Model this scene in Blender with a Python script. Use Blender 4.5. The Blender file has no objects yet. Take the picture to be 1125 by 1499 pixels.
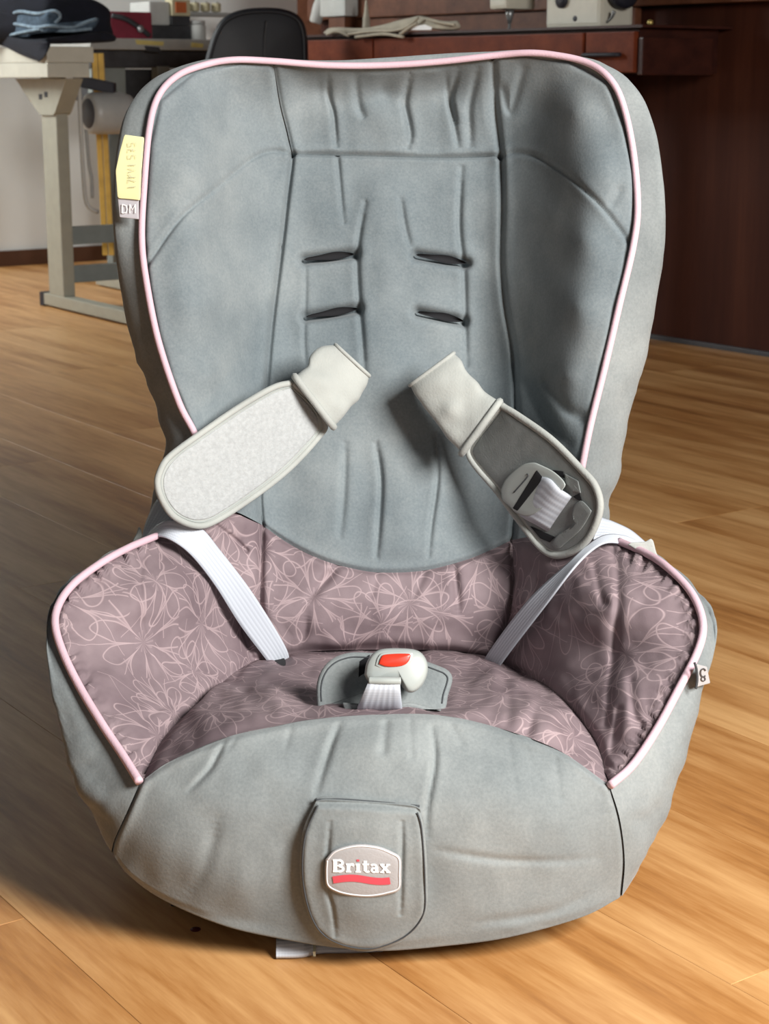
import bpy, bmesh, math, random
import numpy as np
from mathutils import Vector, Matrix

# ------------------------------------------------------------------ camera, light, exposure
SC = bpy.context.scene
COL = SC.collection
W_IMG, H_IMG, F_PX = 1125.0, 1499.0, 2600.0
CAM_H, CAM_Y = 0.652, -1.227
PITCH = math.atan((749.5 - 115.0) / F_PX)
SN, CS = math.sin(PITCH), math.cos(PITCH)

cam = bpy.data.cameras.new('camera')
cam.sensor_fit = 'VERTICAL'
cam.sensor_height = 36.0
cam.lens = 36.0 * F_PX / H_IMG
cam.clip_start = 0.02
cam.dof.use_dof = True
cam.dof.focus_distance = 1.55
cam.dof.aperture_fstop = 20.0
camo = bpy.data.objects.new('camera', cam)
camo.location = (0, CAM_Y, CAM_H)
camo.rotation_euler = (math.pi / 2 - PITCH, 0, 0)
COL.objects.link(camo)
SC.camera = camo

world = bpy.data.worlds.new('world')
SC.world = world
world.use_nodes = True
bg = world.node_tree.nodes['Background']
bg.inputs[0].default_value = (0.80, 0.90, 1.0, 1)
bg.inputs[1].default_value = 0.010

def area(name, loc, target, sx, sy, power, color):
    l = bpy.data.lights.new(name, 'AREA')
    l.shape = 'RECTANGLE'; l.size = sx; l.size_y = sy
    l.energy = power; l.color = color
    o = bpy.data.objects.new(name, l)
    o.location = loc
    o.rotation_euler = (Vector(target) - Vector(loc)).to_track_quat('-Z', 'Y').to_euler()
    COL.objects.link(o)
    return o
area('window_light', (1.18, -1.16, 1.28), (0.0, 0.1, 0.2), 0.62, 0.7, 102.0, (1.0, 0.98, 0.95))
area('rear_window_light', (-0.25, -2.25, 1.15), (0.0, 0.0, 0.1), 0.9, 0.9, 5.0, (0.97, 0.98, 1.0))
area('wall_fill_light', (-2.7, 3.7, 1.8), (-1.4, 5.4, 0.9), 1.0, 1.0, 70.0, (0.97, 1.0, 1.0))  # added fill that brightens the white wall, no window stands there

SC.view_settings.view_transform = 'Standard'
SC.view_settings.look = 'None'
SC.view_settings.exposure = 0.0
SC.view_settings.gamma = 1.0
SC.view_settings.use_curve_mapping = False

random.seed(4)
RNG = np.random.default_rng(7)

# ------------------------------------------------------------------ projection helpers (a point at real depth Y)
def P(px, py, Y):
    px = np.asarray(px, float); py = np.asarray(py, float); Y = np.asarray(Y, float)
    u = (px - W_IMG / 2) / F_PX; v = (py - H_IMG / 2) / F_PX
    dy = CS - v * SN; dz = -SN - v * CS
    t = (Y - CAM_Y) / dy
    return np.stack([u * t, Y + 0 * t, CAM_H + dz * t], -1)

def P1(px, py, Y):
    return Vector(P(px, py, Y).tolist())

def floor_pt(px, py):
    u = (px - W_IMG / 2) / F_PX; v = (py - H_IMG / 2) / F_PX
    t = CAM_H / (SN + v * CS)
    return Vector((u * t, CAM_Y + (CS - v * SN) * t, 0))

def proj(X):
    d = X - np.array([0, CAM_Y, CAM_H])
    z = d[..., 1] * CS - d[..., 2] * SN
    up = d[..., 1] * SN + d[..., 2] * CS
    return d[..., 0] / z * F_PX + W_IMG / 2, -up / z * F_PX + H_IMG / 2

# ------------------------------------------------------------------ materials
def new_mat(name):
    m = bpy.data.materials.new(name); m.use_nodes = True
    nt = m.node_tree
    return m, nt, nt.nodes, nt.links, nt.nodes['Principled BSDF']

def ramp(ns, ls, src, stops):
    r = ns.new('ShaderNodeValToRGB')
    els = r.color_ramp.elements
    els[0].position, els[0].color = stops[0][0], (*stops[0][1], 1)
    els[1].position, els[1].color = stops[-1][0], (*stops[-1][1], 1)
    for p, c in stops[1:-1]:
        e = els.new(p); e.color = (*c, 1)
    ls.new(src, r.inputs[0])
    return r.outputs[0]

def noise(ns, ls, vec, scale, detail=3, rough=0.55):
    n = ns.new('ShaderNodeTexNoise')
    n.inputs['Scale'].default_value = scale
    n.inputs['Detail'].default_value = detail
    n.inputs['Roughness'].default_value = rough
    if vec is not None: ls.new(vec, n.inputs['Vector'])
    return n.outputs['Fac']

def mathn(ns, ls, op, a, b=None, c=None):
    n = ns.new('ShaderNodeMath'); n.operation = op
    for i, x in enumerate((a, b, c)):
        if x is None: continue
        if isinstance(x, (int, float)): n.inputs[i].default_value = x
        else: ls.new(x, n.inputs[i])
    return n.outputs[0]

def bump(ns, ls, bs, h, strength, dist):
    b = ns.new('ShaderNodeBump')
    b.inputs['Strength'].default_value = strength
    b.inputs['Distance'].default_value = dist
    ls.new(h, b.inputs['Height']); ls.new(b.outputs[0], bs.inputs['Normal'])

def plain(name, col, rough=0.6, metal=0.0, var=0.10, scale=30.0, bumpd=0.0, bscale=300.0, sheen=0.0):
    m, nt, ns, ls, bs = new_mat(name)
    tc = ns.new('ShaderNodeTexCoord')
    f = noise(ns, ls, tc.outputs['Object'], scale)
    c = np.array(col)
    o = ramp(ns, ls, f, [(0.3, tuple(np.clip(c * (1 - var), 0, 1))), (0.7, tuple(np.clip(c * (1 + var), 0, 1)))])
    ls.new(o, bs.inputs['Base Color'])
    bs.inputs['Roughness'].default_value = rough
    bs.inputs['Metallic'].default_value = metal
    if sheen:
        bs.inputs['Sheen Weight'].default_value = sheen
    if bumpd:
        bump(ns, ls, bs, noise(ns, ls, tc.outputs['Object'], bscale, 2), 0.6, bumpd)
    return m

def velour(name, dark, mid, light):
    m, nt, ns, ls, bs = new_mat(name)
    tc = ns.new('ShaderNodeTexCoord')
    big = noise(ns, ls, tc.outputs['Object'], 9.0, 4, 0.6)
    fine = noise(ns, ls, tc.outputs['Object'], 420.0, 2, 0.6)
    mixf = mathn(ns, ls, 'ADD', mathn(ns, ls, 'MULTIPLY', big, 0.75), mathn(ns, ls, 'MULTIPLY', fine, 0.25))
    col = ramp(ns, ls, mixf, [(0.34, dark), (0.5, mid), (0.66, light)])
    ls.new(col, bs.inputs['Base Color'])
    bs.inputs['Roughness'].default_value = 0.9
    bs.inputs['Specular IOR Level'].default_value = 0.2
    bs.inputs['Sheen Weight'].default_value = 0.15
    bump(ns, ls, bs, fine, 0.35, 0.0006)
    return m

def floral(name, dark, light, line):
    m, nt, ns, ls, bs = new_mat(name)
    uv = ns.new('ShaderNodeUVMap').outputs[0]
    tot = None
    for (sc, off, petals, rad, tw, lw) in ((11.5, (0, 0, 0), 4.5, 0.50, 0.9, 0.0105),
                                           (12.5, (3.3, 1.7, 0), 3.5, 0.50, 2.1, 0.0110)):
        mp = ns.new('ShaderNodeMapping')
        mp.inputs['Location'].default_value = off
        mp.inputs['Scale'].default_value = (sc, sc, sc)
        ls.new(uv, mp.inputs['Vector'])
        nz = ns.new('ShaderNodeTexNoise'); nz.inputs['Scale'].default_value = 1.4
        ls.new(mp.outputs[0], nz.inputs['Vector'])
        mx = ns.new('ShaderNodeMix'); mx.data_type = 'VECTOR'
        ad = ns.new('ShaderNodeVectorMath'); ad.operation = 'MULTIPLY_ADD'
        ls.new(nz.outputs['Color'], ad.inputs[0]); ad.inputs[1].default_value = (0.22, 0.22, 0); ls.new(mp.outputs[0], ad.inputs[2])
        vo = ns.new('ShaderNodeTexVoronoi'); vo.voronoi_dimensions = '2D'
        vo.inputs['Scale'].default_value = 1.0; vo.inputs['Randomness'].default_value = 0.8
        ls.new(ad.outputs[0], vo.inputs['Vector'])
        sub = ns.new('ShaderNodeVectorMath'); sub.operation = 'SUBTRACT'
        ls.new(ad.outputs[0], sub.inputs[0]); ls.new(vo.outputs['Position'], sub.inputs[1])
        sp = ns.new('ShaderNodeSeparateXYZ'); ls.new(sub.outputs[0], sp.inputs[0])
        cs = ns.new('ShaderNodeSeparateColor'); ls.new(vo.outputs['Color'], cs.inputs[0])
        r = vo.outputs['Distance']
        th = mathn(ns, ls, 'ARCTAN2', sp.outputs[1], sp.outputs[0])
        ph = mathn(ns, ls, 'MULTIPLY_ADD', th, petals, mathn(ns, ls, 'MULTIPLY', cs.outputs[0], 6.0))
        c = mathn(ns, ls, 'ABSOLUTE', mathn(ns, ls, 'COSINE', ph))
        R = mathn(ns, ls, 'MULTIPLY', mathn(ns, ls, 'SQRT', c), mathn(ns, ls, 'MULTIPLY_ADD', cs.outputs[1], 0.16, rad - 0.08))
        tn = mathn(ns, ls, 'MULTIPLY', mathn(ns, ls, 'TANGENT', ph), petals * 0.5)
        slope = mathn(ns, ls, 'SQRT', mathn(ns, ls, 'MULTIPLY_ADD', tn, tn, 1.0))
        dist = mathn(ns, ls, 'DIVIDE', mathn(ns, ls, 'ABSOLUTE', mathn(ns, ls, 'SUBTRACT', r, R)), slope)
        a = mathn(ns, ls, 'SUBTRACT', 1.0, mathn(ns, ls, 'MINIMUM', 1.0, mathn(ns, ls, 'DIVIDE', dist, lw)))
        # stamens: short rays near the centre
        ray = mathn(ns, ls, 'POWER', mathn(ns, ls, 'ABSOLUTE', mathn(ns, ls, 'COSINE', mathn(ns, ls, 'MULTIPLY', th, 6.0))), 10.0)
        near = mathn(ns, ls, 'LESS_THAN', r, 0.12)
        ray = mathn(ns, ls, 'MULTIPLY', mathn(ns, ls, 'MULTIPLY', ray, near), 0.4)
        a = mathn(ns, ls, 'MAXIMUM', a, ray)
        tot = a if tot is None else mathn(ns, ls, 'MAXIMUM', tot, a)
    tc = ns.new('ShaderNodeTexCoord')
    big = noise(ns, ls, tc.outputs['Object'], 14.0, 4, 0.6)
    base = ramp(ns, ls, big, [(0.32, dark), (0.68, light)])
    mx = ns.new('ShaderNodeMix'); mx.data_type = 'RGBA'
    ls.new(mathn(ns, ls, 'MULTIPLY', tot, 0.42), mx.inputs['Factor'])
    ls.new(base, mx.inputs[6]); mx.inputs[7].default_value = (*line, 1)
    ls.new(mx.outputs[2], bs.inputs['Base Color'])
    bs.inputs['Roughness'].default_value = 0.72
    bs.inputs['Specular IOR Level'].default_value = 0.25
    fine = noise(ns, ls, tc.outputs['Object'], 700.0, 1, 0.5)
    bump(ns, ls, bs, fine, 0.2, 0.0004)
    return m

def wood(name, stops, sx, sy, rough=0.4, rand=True, spec=0.35, axis='X', fine=0.25):
    """grain stretched along the local axis, every board shifted by its own random value"""
    m, nt, ns, ls, bs = new_mat(name)
    tc = ns.new('ShaderNodeTexCoord')
    mp = ns.new('ShaderNodeMapping')
    sc = {'X': (sx, sy, sy), 'Y': (sy, sx, sy), 'Z': (sy, sy, sx)}[axis]
    mp.inputs['Scale'].default_value = sc
    vec = tc.outputs['Object']
    if rand:
        oi = ns.new('ShaderNodeObjectInfo')
        vm = ns.new('ShaderNodeVectorMath'); vm.operation = 'MULTIPLY_ADD'
        cb = ns.new('ShaderNodeCombineXYZ')
        for i in range(3): ls.new(oi.outputs['Random'], cb.inputs[i])
        ls.new(cb.outputs[0], vm.inputs[0]); vm.inputs[1].default_value = (37.0, 53.0, 71.0); ls.new(vec, vm.inputs[2])
        vec = vm.outputs[0]
    ls.new(vec, mp.inputs['Vector'])
    a = noise(ns, ls, mp.outputs[0], 1.0, 5, 0.62)
    mp2 = ns.new('ShaderNodeMapping')
    mp2.inputs['Scale'].default_value = tuple(x * 6.5 for x in sc)
    ls.new(vec, mp2.inputs['Vector'])
    b = noise(ns, ls, mp2.outputs[0], 1.0, 4, 0.7)
    f = mathn(ns, ls, 'ADD', mathn(ns, ls, 'MULTIPLY', a, 1 - fine), mathn(ns, ls, 'MULTIPLY', b, fine))
    if rand:
        f = mathn(ns, ls, 'ADD', f, mathn(ns, ls, 'MULTIPLY_ADD', oi.outputs['Random'], 0.10, -0.05))
    col = ramp(ns, ls, f, stops)
    ls.new(col, bs.inputs['Base Color'])
    bs.inputs['Roughness'].default_value = rough
    bs.inputs['Specular IOR Level'].default_value = spec
    bump(ns, ls, bs, b, 0.12, 0.001)
    return m

def webbing(name, col, col2):
    m, nt, ns, ls, bs = new_mat(name)
    uv = ns.new('ShaderNodeUVMap').outputs[0]
    sp = ns.new('ShaderNodeSeparateXYZ'); ls.new(uv, sp.inputs[0])
    w = mathn(ns, ls, 'SINE', mathn(ns, ls, 'MULTIPLY', sp.outputs[0], 44.0))
    w2 = mathn(ns, ls, 'SINE', mathn(ns, ls, 'MULTIPLY', sp.outputs[1], 2600.0))
    h = mathn(ns, ls, 'MULTIPLY_ADD', w2, 0.3, w)
    c = ramp(ns, ls, mathn(ns, ls, 'MULTIPLY_ADD', w, 0.5, 0.5), [(0.0, col2), (0.6, col)])
    ls.new(c, bs.inputs['Base Color'])
    bs.inputs['Roughness'].default_value = 0.55
    bump(ns, ls, bs, h, 0.25, 0.0003)
    return m

M = {}
M['grey'] = velour('grey velour', (0.125, 0.152, 0.165), (0.178, 0.206, 0.216), (0.242, 0.268, 0.272))
M['grey_side'] = velour('grey velour side', (0.148, 0.166, 0.169), (0.200, 0.220, 0.221), (0.262, 0.282, 0.279))
M['mauve'] = floral('mauve floral cloth', (0.162, 0.119, 0.130), (0.245, 0.188, 0.198), (0.60, 0.46, 0.465))
M['pink'] = plain('pink piping', (0.60, 0.415, 0.47), 0.7, var=0.05, bumpd=0.0004, bscale=600)
M['cream'] = plain('cream cloth', (0.36, 0.375, 0.352), 0.85, var=0.08, bumpd=0.0005, bscale=500, sheen=0.1)
M['hook'] = plain('hook face', (0.37, 0.385, 0.385), 0.9, var=0.10, scale=260, bumpd=0.0012, bscale=420)
M['pad_dark'] = plain('grey rubber face', (0.19, 0.205, 0.20), 0.5, var=0.14, scale=60, bumpd=0.0004, bscale=700)
M['web'] = webbing('white webbing', (0.49, 0.52, 0.57), (0.43, 0.46, 0.51))
M['buckle'] = plain('pale grey plastic', (0.34, 0.37, 0.355), 0.35, var=0.05)
M['red'] = plain('red button', (0.55, 0.035, 0.015), 0.35, var=0.05)
M['black'] = plain('painted recess shade', (0.006, 0.006, 0.008), 0.9, var=0.1)  # black that paints the shade inside slots, outlets and gaps
M['thread'] = plain('seam thread and mouth shade', (0.05, 0.055, 0.06), 0.9, var=0.1)
M['shell'] = plain('dark blue grey plastic', (0.045, 0.05, 0.065), 0.4, var=0.1)
M['paper'] = plain('yellow paper', (0.83, 0.81, 0.44), 0.8, var=0.05)
M['label'] = plain('white label', (0.70, 0.69, 0.70), 0.8, var=0.05)
M['label_grey'] = plain('pale grey label', (0.50, 0.49, 0.52), 0.8, var=0.05)
M['ink'] = plain('pale ink', (0.52, 0.52, 0.38), 0.8, var=0.05)
M['white'] = plain('white print', (0.85, 0.85, 0.85), 0.7, var=0.03)
M['redprint'] = plain('red print', (0.62, 0.07, 0.10), 0.7, var=0.05)
M['patch'] = plain('grey patch cloth', (0.36, 0.355, 0.36), 0.85, var=0.06, bumpd=0.0003, bscale=600)

# ------------------------------------------------------------------ mesh helpers
def link(name, me, mat, parent=None, smooth=True):
    o = bpy.data.objects.new(name, me)
    COL.objects.link(o)
    if mat is not None and len(me.materials) == 0: me.materials.append(mat)
    if smooth and len(me.polygons):
        me.polygons.foreach_set('use_smooth', [True] * len(me.polygons))
    if parent is not None: o.parent = parent
    return o

def root_loc(parent):
    p = parent; loc = Vector((0, 0, 0))
    while p is not None:
        loc += p.location; p = p.parent
    return loc

def mesh(name, verts, faces, mat, parent=None, smooth=True, uv=None):
    off = root_loc(parent)
    v = np.asarray(verts, float) - np.array(off)
    me = bpy.data.meshes.new(name)
    me.from_pydata(v.tolist(), [], faces)
    if uv is not None:
        lay = me.uv_layers.new(name='UVMap')
        idx = np.zeros(len(me.loops), int); me.loops.foreach_get('vertex_index', idx)
        lay.data.foreach_set('uv', np.asarray(uv, float)[idx].ravel())
    me.update()
    return link(name, me, mat, parent, smooth)

def grid_faces(nv, nu, close_u=False):
    f = []
    for j in range(nv - 1):
        for i in range(nu - (0 if close_u else 1)):
            i2 = (i + 1) % nu
            f.append((j * nu + i, j * nu + i2, (j + 1) * nu + i2, (j + 1) * nu + i))
    return f

def grid(name, G, mat, parent, uvaxes=None, uv=None, uvoff=(0, 0), close_u=False, smooth=True):
    nv, nu = G.shape[:2]
    V = G.reshape(-1, 3)
    if uvaxes is not None:
        uv = np.stack([V @ np.array(uvaxes[0]), V @ np.array(uvaxes[1])], -1) + np.array(uvoff)
    return mesh(name, V, grid_faces(nv, nu, close_u), mat, parent, smooth, uv)

def spline(pts, n):
    """Catmull-Rom through points (any dimension), n samples even in arc length"""
    p = np.asarray(pts, float)
    if len(p) == 2:
        t = np.linspace(0, 1, n)[:, None]
        return p[0] * (1 - t) + p[1] * t
    q = np.vstack([2 * p[0] - p[1], p, 2 * p[-1] - p[-2]])
    out = []
    k = 24
    t = np.linspace(0, 1, k, endpoint=False)[:, None]
    for i in range(1, len(q) - 2):
        p0, p1, p2, p3 = q[i - 1], q[i], q[i + 1], q[i + 2]
        out.append(0.5 * (2 * p1 + (p2 - p0) * t + (2 * p0 - 5 * p1 + 4 * p2 - p3) * t ** 2 + (3 * p1 - p0 - 3 * p2 + p3) * t ** 3))
    out = np.vstack(out + [p[-1:]])
    d = np.r_[0, np.cumsum(np.linalg.norm(np.diff(out, axis=0)[:, :min(out.shape[1], 3)], axis=1))]
    s = np.linspace(0, d[-1], n)
    return np.stack([np.interp(s, d, out[:, c]) for c in range(out.shape[1])], -1)

def coons(b, t, l, r):
    """b,t: (nu,k) ; l,r: (nv,k), l from b[0] to t[0]"""
    nu, nv = len(b), len(l)
    u = np.linspace(0, 1, nu)[None, :, None]; v = np.linspace(0, 1, nv)[:, None, None]
    S = (1 - v) * b[None] + v * t[None] + (1 - u) * l[:, None] + u * r[:, None]
    S -= (1 - u) * (1 - v) * b[0] + u * (1 - v) * b[-1] + (1 - u) * v * t[0] + u * v * t[-1]
    return S

def tps(ctrl, lam=1e-4):
    c = np.asarray(ctrl, float); x = c[:, :2] / 300.0; y = c[:, 2]
    def U(r2): return np.where(r2 > 1e-12, r2 * np.log(r2 + 1e-12), 0.0)
    n = len(x)
    K = U(((x[:, None] - x[None]) ** 2).sum(-1)) + lam * np.eye(n)
    A = np.zeros((n + 3, n + 3)); A[:n, :n] = K; A[:n, n] = 1; A[:n, n + 1:] = x; A[n, :n] = 1; A[n + 1:, :n] = x.T
    w = np.linalg.solve(A, np.r_[y, 0, 0, 0])
    def ev(px, py):
        q = np.stack([px, py], -1).reshape(-1, 2) / 300.0
        res = np.empty(len(q))
        for s in range(0, len(q), 20000):
            qq = q[s:s + 20000]
            res[s:s + 20000] = U(((qq[:, None] - x[None]) ** 2).sum(-1)) @ w[:n] + w[n] + qq @ w[n + 1:]
        return res.reshape(np.shape(px))
    return ev

def normals(G):
    du = np.gradient(G, axis=1); dv = np.gradient(G, axis=0)
    n = np.cross(du, dv)
    n /= np.linalg.norm(n, axis=-1, keepdims=True) + 1e-12
    toc = np.array([0, CAM_Y, CAM_H]) - G
    s = np.sign((n * toc).sum(-1).mean())
    return n * s

def pl_dist(px, py, poly):
    d = np.full(np.shape(px), 1e9)
    p = np.asarray(poly, float)
    for a, b in zip(p[:-1], p[1:]):
        ab = b - a; L = (ab ** 2).sum() + 1e-9
        t = np.clip(((px - a[0]) * ab[0] + (py - a[1]) * ab[1]) / L, 0, 1)
        d = np.minimum(d, np.hypot(px - a[0] - t * ab[0], py - a[1] - t * ab[1]))
    return d

def vnoise(px, py, cell, seed):
    r = np.random.default_rng(seed).uniform(-1, 1, (96, 96))
    x = px / cell + 20; y = py / cell + 20
    xi = np.floor(x).astype(int); yi = np.floor(y).astype(int)
    fx = x - xi; fy = y - yi
    fx = fx * fx * (3 - 2 * fx); fy = fy * fy * (3 - 2 * fy)
    g = lambda a, b: r[a % 96, b % 96]
    return (g(yi, xi) * (1 - fx) + g(yi, xi + 1) * fx) * (1 - fy) + (g(yi + 1, xi) * (1 - fx) + g(yi + 1, xi + 1) * fx) * fy

def tp(lst, mode=1): return [(p, w, d, 0.15, mode) for p, w, d in lst]
PUSH = np.array([0, 0.955, -0.297])
def relief(G, seams=(), lumps=(), nz=()):
    """seams are creases pressed inwards, lumps are soft pads, nz is cloth unevenness that dies out at the edges"""
    n = normals(G)
    px, py = proj(G)
    d = np.zeros(px.shape); e = np.zeros(px.shape)
    for s in seams:
        poly, w, depth = s[0], s[1], s[2]
        lip = s[3] if len(s) > 3 else 0.18
        w = w * 0.85
        pp = spline(poly, 30) if len(poly) > 2 else np.asarray(poly, float)
        r = pl_dist(px, py, pp)
        if len(s) > 4:
            k = np.argmin((px[..., None] - pp[::2, 0]) ** 2 + (py[..., None] - pp[::2, 1]) ** 2, -1) / max(1, len(pp[::2]) - 1)
            depth = depth * (1 - np.clip(k, 0, 1) ** 3) * (0.35 + 0.65 * np.clip(k * 5, 0, 1)) if s[4] == 1 else depth * (1 - np.abs(2 * k - 1) ** 4)
        d += -depth * np.exp(-(r / w) ** 2) + lip * depth * np.exp(-((r - 2.2 * w) / (1.8 * w)) ** 2)
    for (poly, w, h) in lumps:
        pp = spline(poly, 20) if len(poly) > 2 else np.asarray(poly, float)
        r = pl_dist(px, py, pp)
        e += h * np.exp(-(r / w) ** 2)
    for (cx, cy, a, seed) in nz:
        e += a * vnoise(px * 1.0, py * (cx / cy), cx, seed)
    nv, nu = px.shape
    u = np.minimum(np.linspace(0, 1, nu), np.linspace(1, 0, nu)); v = np.minimum(np.linspace(0, 1, nv), np.linspace(1, 0, nv))
    f = np.clip(u / 0.06, 0, 1)[None, :] * np.clip(v / 0.06, 0, 1)[:, None]
    f = f * f * (3 - 2 * f)
    return G - PUSH * d[..., None] + n * (e * f)[..., None]

def tube(name, pts, r, mat, parent, n=10, res=None, closed=False):
    p = spline(pts, res or max(8, len(pts) * 6))
    if closed: p = p[:-1]
    m = len(p)
    t = np.gradient(p, axis=0) if not closed else np.roll(p, -1, 0) - np.roll(p, 1, 0)
    t /= np.linalg.norm(t, axis=1, keepdims=True) + 1e-12
    ref = np.array([0, 0, 1.0]) if abs(t[0, 2]) < 0.9 else np.array([1.0, 0, 0])
    a = np.cross(t[0], ref); a /= np.linalg.norm(a)
    V = []
    rr = np.full(m, r) if np.isscalar(r) else np.interp(np.linspace(0, 1, m), np.linspace(0, 1, len(r)), r)
    for i in range(m):
        a = a - t[i] * (a @ t[i]); a /= np.linalg.norm(a) + 1e-12
        b = np.cross(t[i], a)
        for k in range(n):
            th = 2 * math.pi * k / n
            V.append(p[i] + rr[i] * (math.cos(th) * a + math.sin(th) * b))
    F = []
    for i in range(m if closed else m - 1):
        i2 = (i + 1) % m
        for k in range(n):
            k2 = (k + 1) % n
            F.append((i * n + k, i * n + k2, i2 * n + k2, i2 * n + k))
    if not closed:
        F.append(tuple(range(n))[::-1]); F.append(tuple((m - 1) * n + k for k in range(n)))
    return mesh(name, V, F, mat, parent)

def ribbon(name, e0, e1, mat, parent, thick=0.0016, n=60):
    """webbing between two edge curves of (px,py,Y)"""
    a = spline(P(*np.array(e0).T), n); b = spline(P(*np.array(e1).T), n)
    k = 9
    w = np.linspace(0, 1, k)[None, :, None]
    G = a[:, None] * (1 - w) + b[:, None] * w
    nn = normals(G)
    top = G + nn * thick / 2; bot = G - nn * thick / 2
    ring = np.concatenate([top, bot[:, ::-1]], 1)
    L = np.r_[0, np.cumsum(np.linalg.norm(np.diff((a + b) / 2, axis=0), axis=1))]
    uu = np.concatenate([np.linspace(0, 1, k), np.linspace(1, 0, k)])
    uv = np.stack([np.tile(uu, (n, 1)), np.tile(L[:, None], (1, 2 * k))], -1).reshape(-1, 2)
    return grid(name, ring, mat, parent, uv=uv, close_u=True)

def slab(name, outline, yfun, mat, parent, thick, bevel_px=3.0, dome=0.0, lift=0.0, n=90, hole=None):
    """closed cushion-like plate from an outline of (px,py); yfun gives its depth; lift moves it towards the viewer"""
    o = spline(np.vstack([outline, outline[:1]]), n + 1)[:-1]
    c = o.mean(0)
    t = np.roll(o, -1, 0) - np.roll(o, 1, 0)
    t /= np.linalg.norm(t, axis=1, keepdims=True)
    nrm = np.stack([t[:, 1], -t[:, 0]], -1)
    if ((c - o) * nrm).sum(1).mean() < 0: nrm = -nrm
    rings = []
    def ring(q, dy): return P(q[:, 0], q[:, 1], yfun(q[:, 0], q[:, 1]) - lift + dy)
    rings.append(ring(o + nrm * bevel_px, thick))
    rings.append(ring(o, thick * 0.75))
    rings.append(ring(o, thick * 0.28))
    rings.append(ring(o + nrm * bevel_px * 0.4, thick * 0.07))
    q1 = o + nrm * bevel_px
    rings.append(ring(q1, 0.0))
    for s in (0.8, 0.6, 0.4, 0.2):
        q = c + (q1 - c) * s
        rings.append(ring(q, -dome * (1 - s * s)))
    V = np.vstack(rings); m = len(rings)
    F = grid_faces(m, n, True)
    V = np.vstack([V, ring(c[None], -dome), ring(c[None], thick)])
    last = (m - 1) * n
    for k in range(n):
        F.append((last + k, last + (k + 1) % n, m * n))
        F.append(((k + 1) % n, k, m * n + 1))
    return mesh(name, V, F, mat, parent)

def empty(name, loc, label=None, cat=None, group=None):
    o = bpy.data.objects.new(name, None)
    o.location = loc; o.empty_display_size = 0.05
    COL.objects.link(o)
    if label: o['label'] = label
    if cat: o['category'] = cat
    if group: o['group'] = group
    return o

def tag(o, label=None, cat=None, group=None, kind=None):
    if label: o['label'] = label
    if cat: o['category'] = cat
    if group: o['group'] = group
    if kind: o['kind'] = kind
    return o

def box(name, origin, ax, ay, az, mat, parent=None, bev=0.003):
    """box spanned by three edge vectors from origin, edges bevelled"""
    o = np.array(origin, float); ax, ay, az = (np.array(v, float) for v in (ax, ay, az))
    bm = bmesh.new()
    vs = []
    for k in (0, 1):
        for j in (0, 1):
            for i in (0, 1):
                vs.append(bm.verts.new(tuple(o + i * ax + j * ay + k * az - np.array(root_loc(parent)))))
    for f in ((0, 2, 3, 1), (4, 5, 7, 6), (0, 1, 5, 4), (2, 6, 7, 3), (0, 4, 6, 2), (1, 3, 7, 5)):
        bm.faces.new([vs[i] for i in f])
    bmesh.ops.recalc_face_normals(bm, faces=bm.faces)
    if bev: bmesh.ops.bevel(bm, geom=bm.edges[:], offset=bev, segments=2, affect='EDGES', profile=0.7)
    me = bpy.data.meshes.new(name); bm.to_mesh(me); bm.free()
    return link(name, me, mat, parent, smooth=False)

# ------------------------------------------------------------------ the room
A_U, A_P = math.radians(35), math.radians(38)
U = np.array([-math.sin(A_U), math.cos(A_U), 0]); V_ = np.array([math.cos(A_U), math.sin(A_U), 0])
UP_ = np.array([-math.sin(A_P), math.cos(A_P), 0]); VP_ = np.array([math.cos(A_P), math.sin(A_P), 0])
ZZ = np.array([0, 0, 1.0])

M['floor'] = wood('oak laminate', [(0.28, (0.20, 0.072, 0.020)), (0.42, (0.42, 0.190, 0.058)), (0.55, (0.60, 0.325, 0.128)), (0.72, (0.76, 0.465, 0.205))],
                  1.3, 13.0, 0.36, True, 0.35, 'X', 0.27)
M['subfloor'] = plain('dark underlay', (0.03, 0.018, 0.01), 0.9)
M['panel'] = wood('dark mahogany panel', [(0.30, (0.030, 0.009, 0.006)), (0.55, (0.055, 0.017, 0.010)), (0.75, (0.085, 0.028, 0.015))], 0.9, 14.0, 0.55, False, 0.12, 'Z')
M['rail'] = wood('brown rail wood', [(0.30, (0.075, 0.026, 0.013)), (0.55, (0.14, 0.052, 0.026)), (0.75, (0.19, 0.075, 0.038))], 1.5, 22.0, 0.5, False, 0.25, 'X')
M['desk'] = wood('red brown desk wood', [(0.30, (0.085, 0.018, 0.008)), (0.55, (0.150, 0.034, 0.014)), (0.75, (0.20, 0.050, 0.020))], 2.0, 26.0, 0.5, False, 0.12, 'X')
M['desk_dark'] = wood('dark desk edge wood', [(0.30, (0.020, 0.006, 0.005)), (0.70, (0.055, 0.016, 0.010))], 2.0, 26.0, 0.4, False, 0.3, 'X')
M['wall'] = plain('white wall paint', (0.84, 0.88, 0.86), 0.85, var=0.04, scale=3.0)
M['skirting'] = plain('brown skirting', (0.10, 0.045, 0.025), 0.5, var=0.12)
M['strip'] = plain('grey metal strip', (0.05, 0.05, 0.055), 0.4, var=0.1)

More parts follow.
